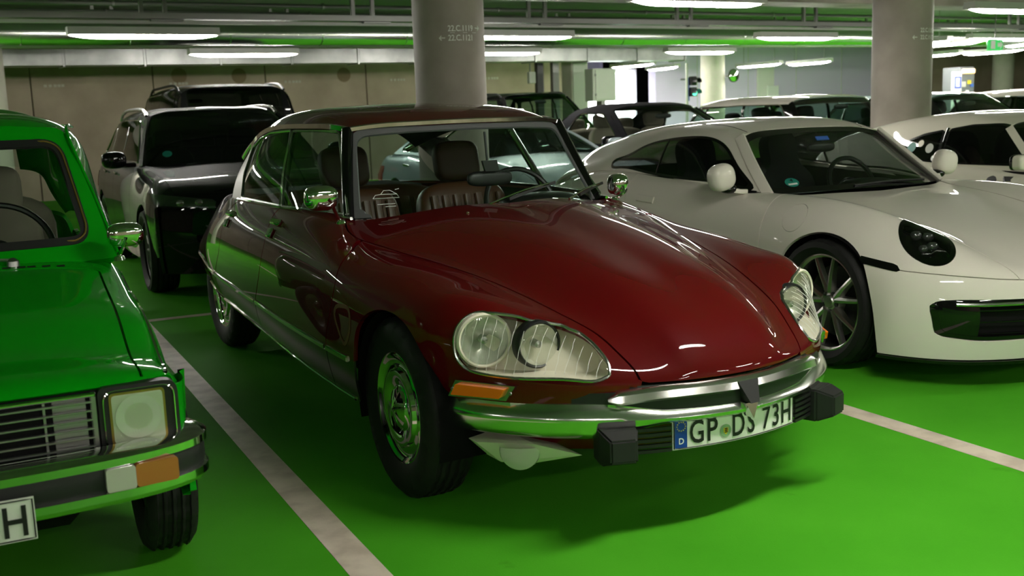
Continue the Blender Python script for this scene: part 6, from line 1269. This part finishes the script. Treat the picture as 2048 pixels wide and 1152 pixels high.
gcar('large_off_roader', 'tall black off-roader with dark roof rails against the concrete wall', (1.75, 14.2, 0), 177, 'black_paint', W=1.95, H=1.91, fo=.9, wb=2.85, ro=.95, nose=1.0, cowl=(.55, 1.18), hdr=(1.15, None), rear=(3.70, 3.82), belt=(1.18, 1.20), R=.38, rails='black_plastic', wr=.72, trim='gloss_black')
gcar('compact_off_roader', 'black compact off-roader parked behind the lettered column', (7.0, 10.9, 0), -3, 'black_paint', W=1.84, H=1.73, fo=.88, wb=2.65, ro=.85, nose=.90, cowl=(.50, 1.08), hdr=(1.15, None), rear=(3.1, 3.45), belt=(1.08, 1.12), R=.35, rails='dark_metal', glassm='glass_tint', screen='glass_tint', trim='gloss_black')
gcar('silver_saloon', 'silver saloon seen through the windows of the maroon car', (3.45, 5.42, 0), -4, 'silver_paint', W=1.80, H=1.32, fo=.88, wb=2.7, ro=.95, nose=.76, cowl=(.60, .97), hdr=(1.40, None), rear=(2.6, 3.3), belt=(.95, .96), R=.32, glassm='glass_tint', screen='glass_tint', deck=.95)
gcar('soft_top_convertible', 'black convertible with closed fabric hood behind the white sports coupe', (5.6, 5.75, 0), -4, 'black_paint', W=1.82, H=1.46, fo=.85, wb=2.7, ro=.95, nose=.74, cowl=(.50, .97), hdr=(1.22, None), rear=(2.35, 3.15), belt=(.96, .98), R=.33, glassm='glass_clear', screen='glass_clear', roofm='fabric_black', soft=True, dlo_end=2.15, seats='beige_cloth', deck=.96)
gcar('small_hatchback', 'small dark hatchback with white roof parked beside the grey column', (8.0, 5.6, 0), -4, 'dark_paint', W=1.75, H=1.49, fo=.72, wb=2.55, ro=.65, nose=.80, cowl=(.42, 1.0), hdr=(.82, None), rear=(2.85, 3.12), belt=(1.01, 1.04), R=.31, glassm='glass_tint', screen='glass_tint', roofm='white_paint', pillars='gloss_black', wr=.76, wbel=.88, lampkind=1, mirror='white_paint')
gcar('grey_hatchback', 'grey hatchback with pale roof behind the old white coupe', (10.6, 5.5, 0), -4, 'grey_paint', W=1.78, H=1.47, fo=.80, wb=2.6, ro=.75, nose=.78, cowl=(.45, 1.0), hdr=(1.05, None), rear=(2.9, 3.2), belt=(1.0, 1.03), R=.32, glassm='glass_tint', screen='glass_tint', roofm='silver_paint', pillars='gloss_black')
gcar('white_hatchback', 'white hatchback beyond the grey one near the ticket machine', (13.2, 5.3, 0), -4, 'white_paint', W=1.78, H=1.48, fo=.80, wb=2.6, ro=.75, nose=.78, cowl=(.45, 1.0), hdr=(1.05, None), rear=(2.9, 3.2), belt=(1.0, 1.03), R=.32, pillars='gloss_black')
build_old((5.45, .60, 0), -4)
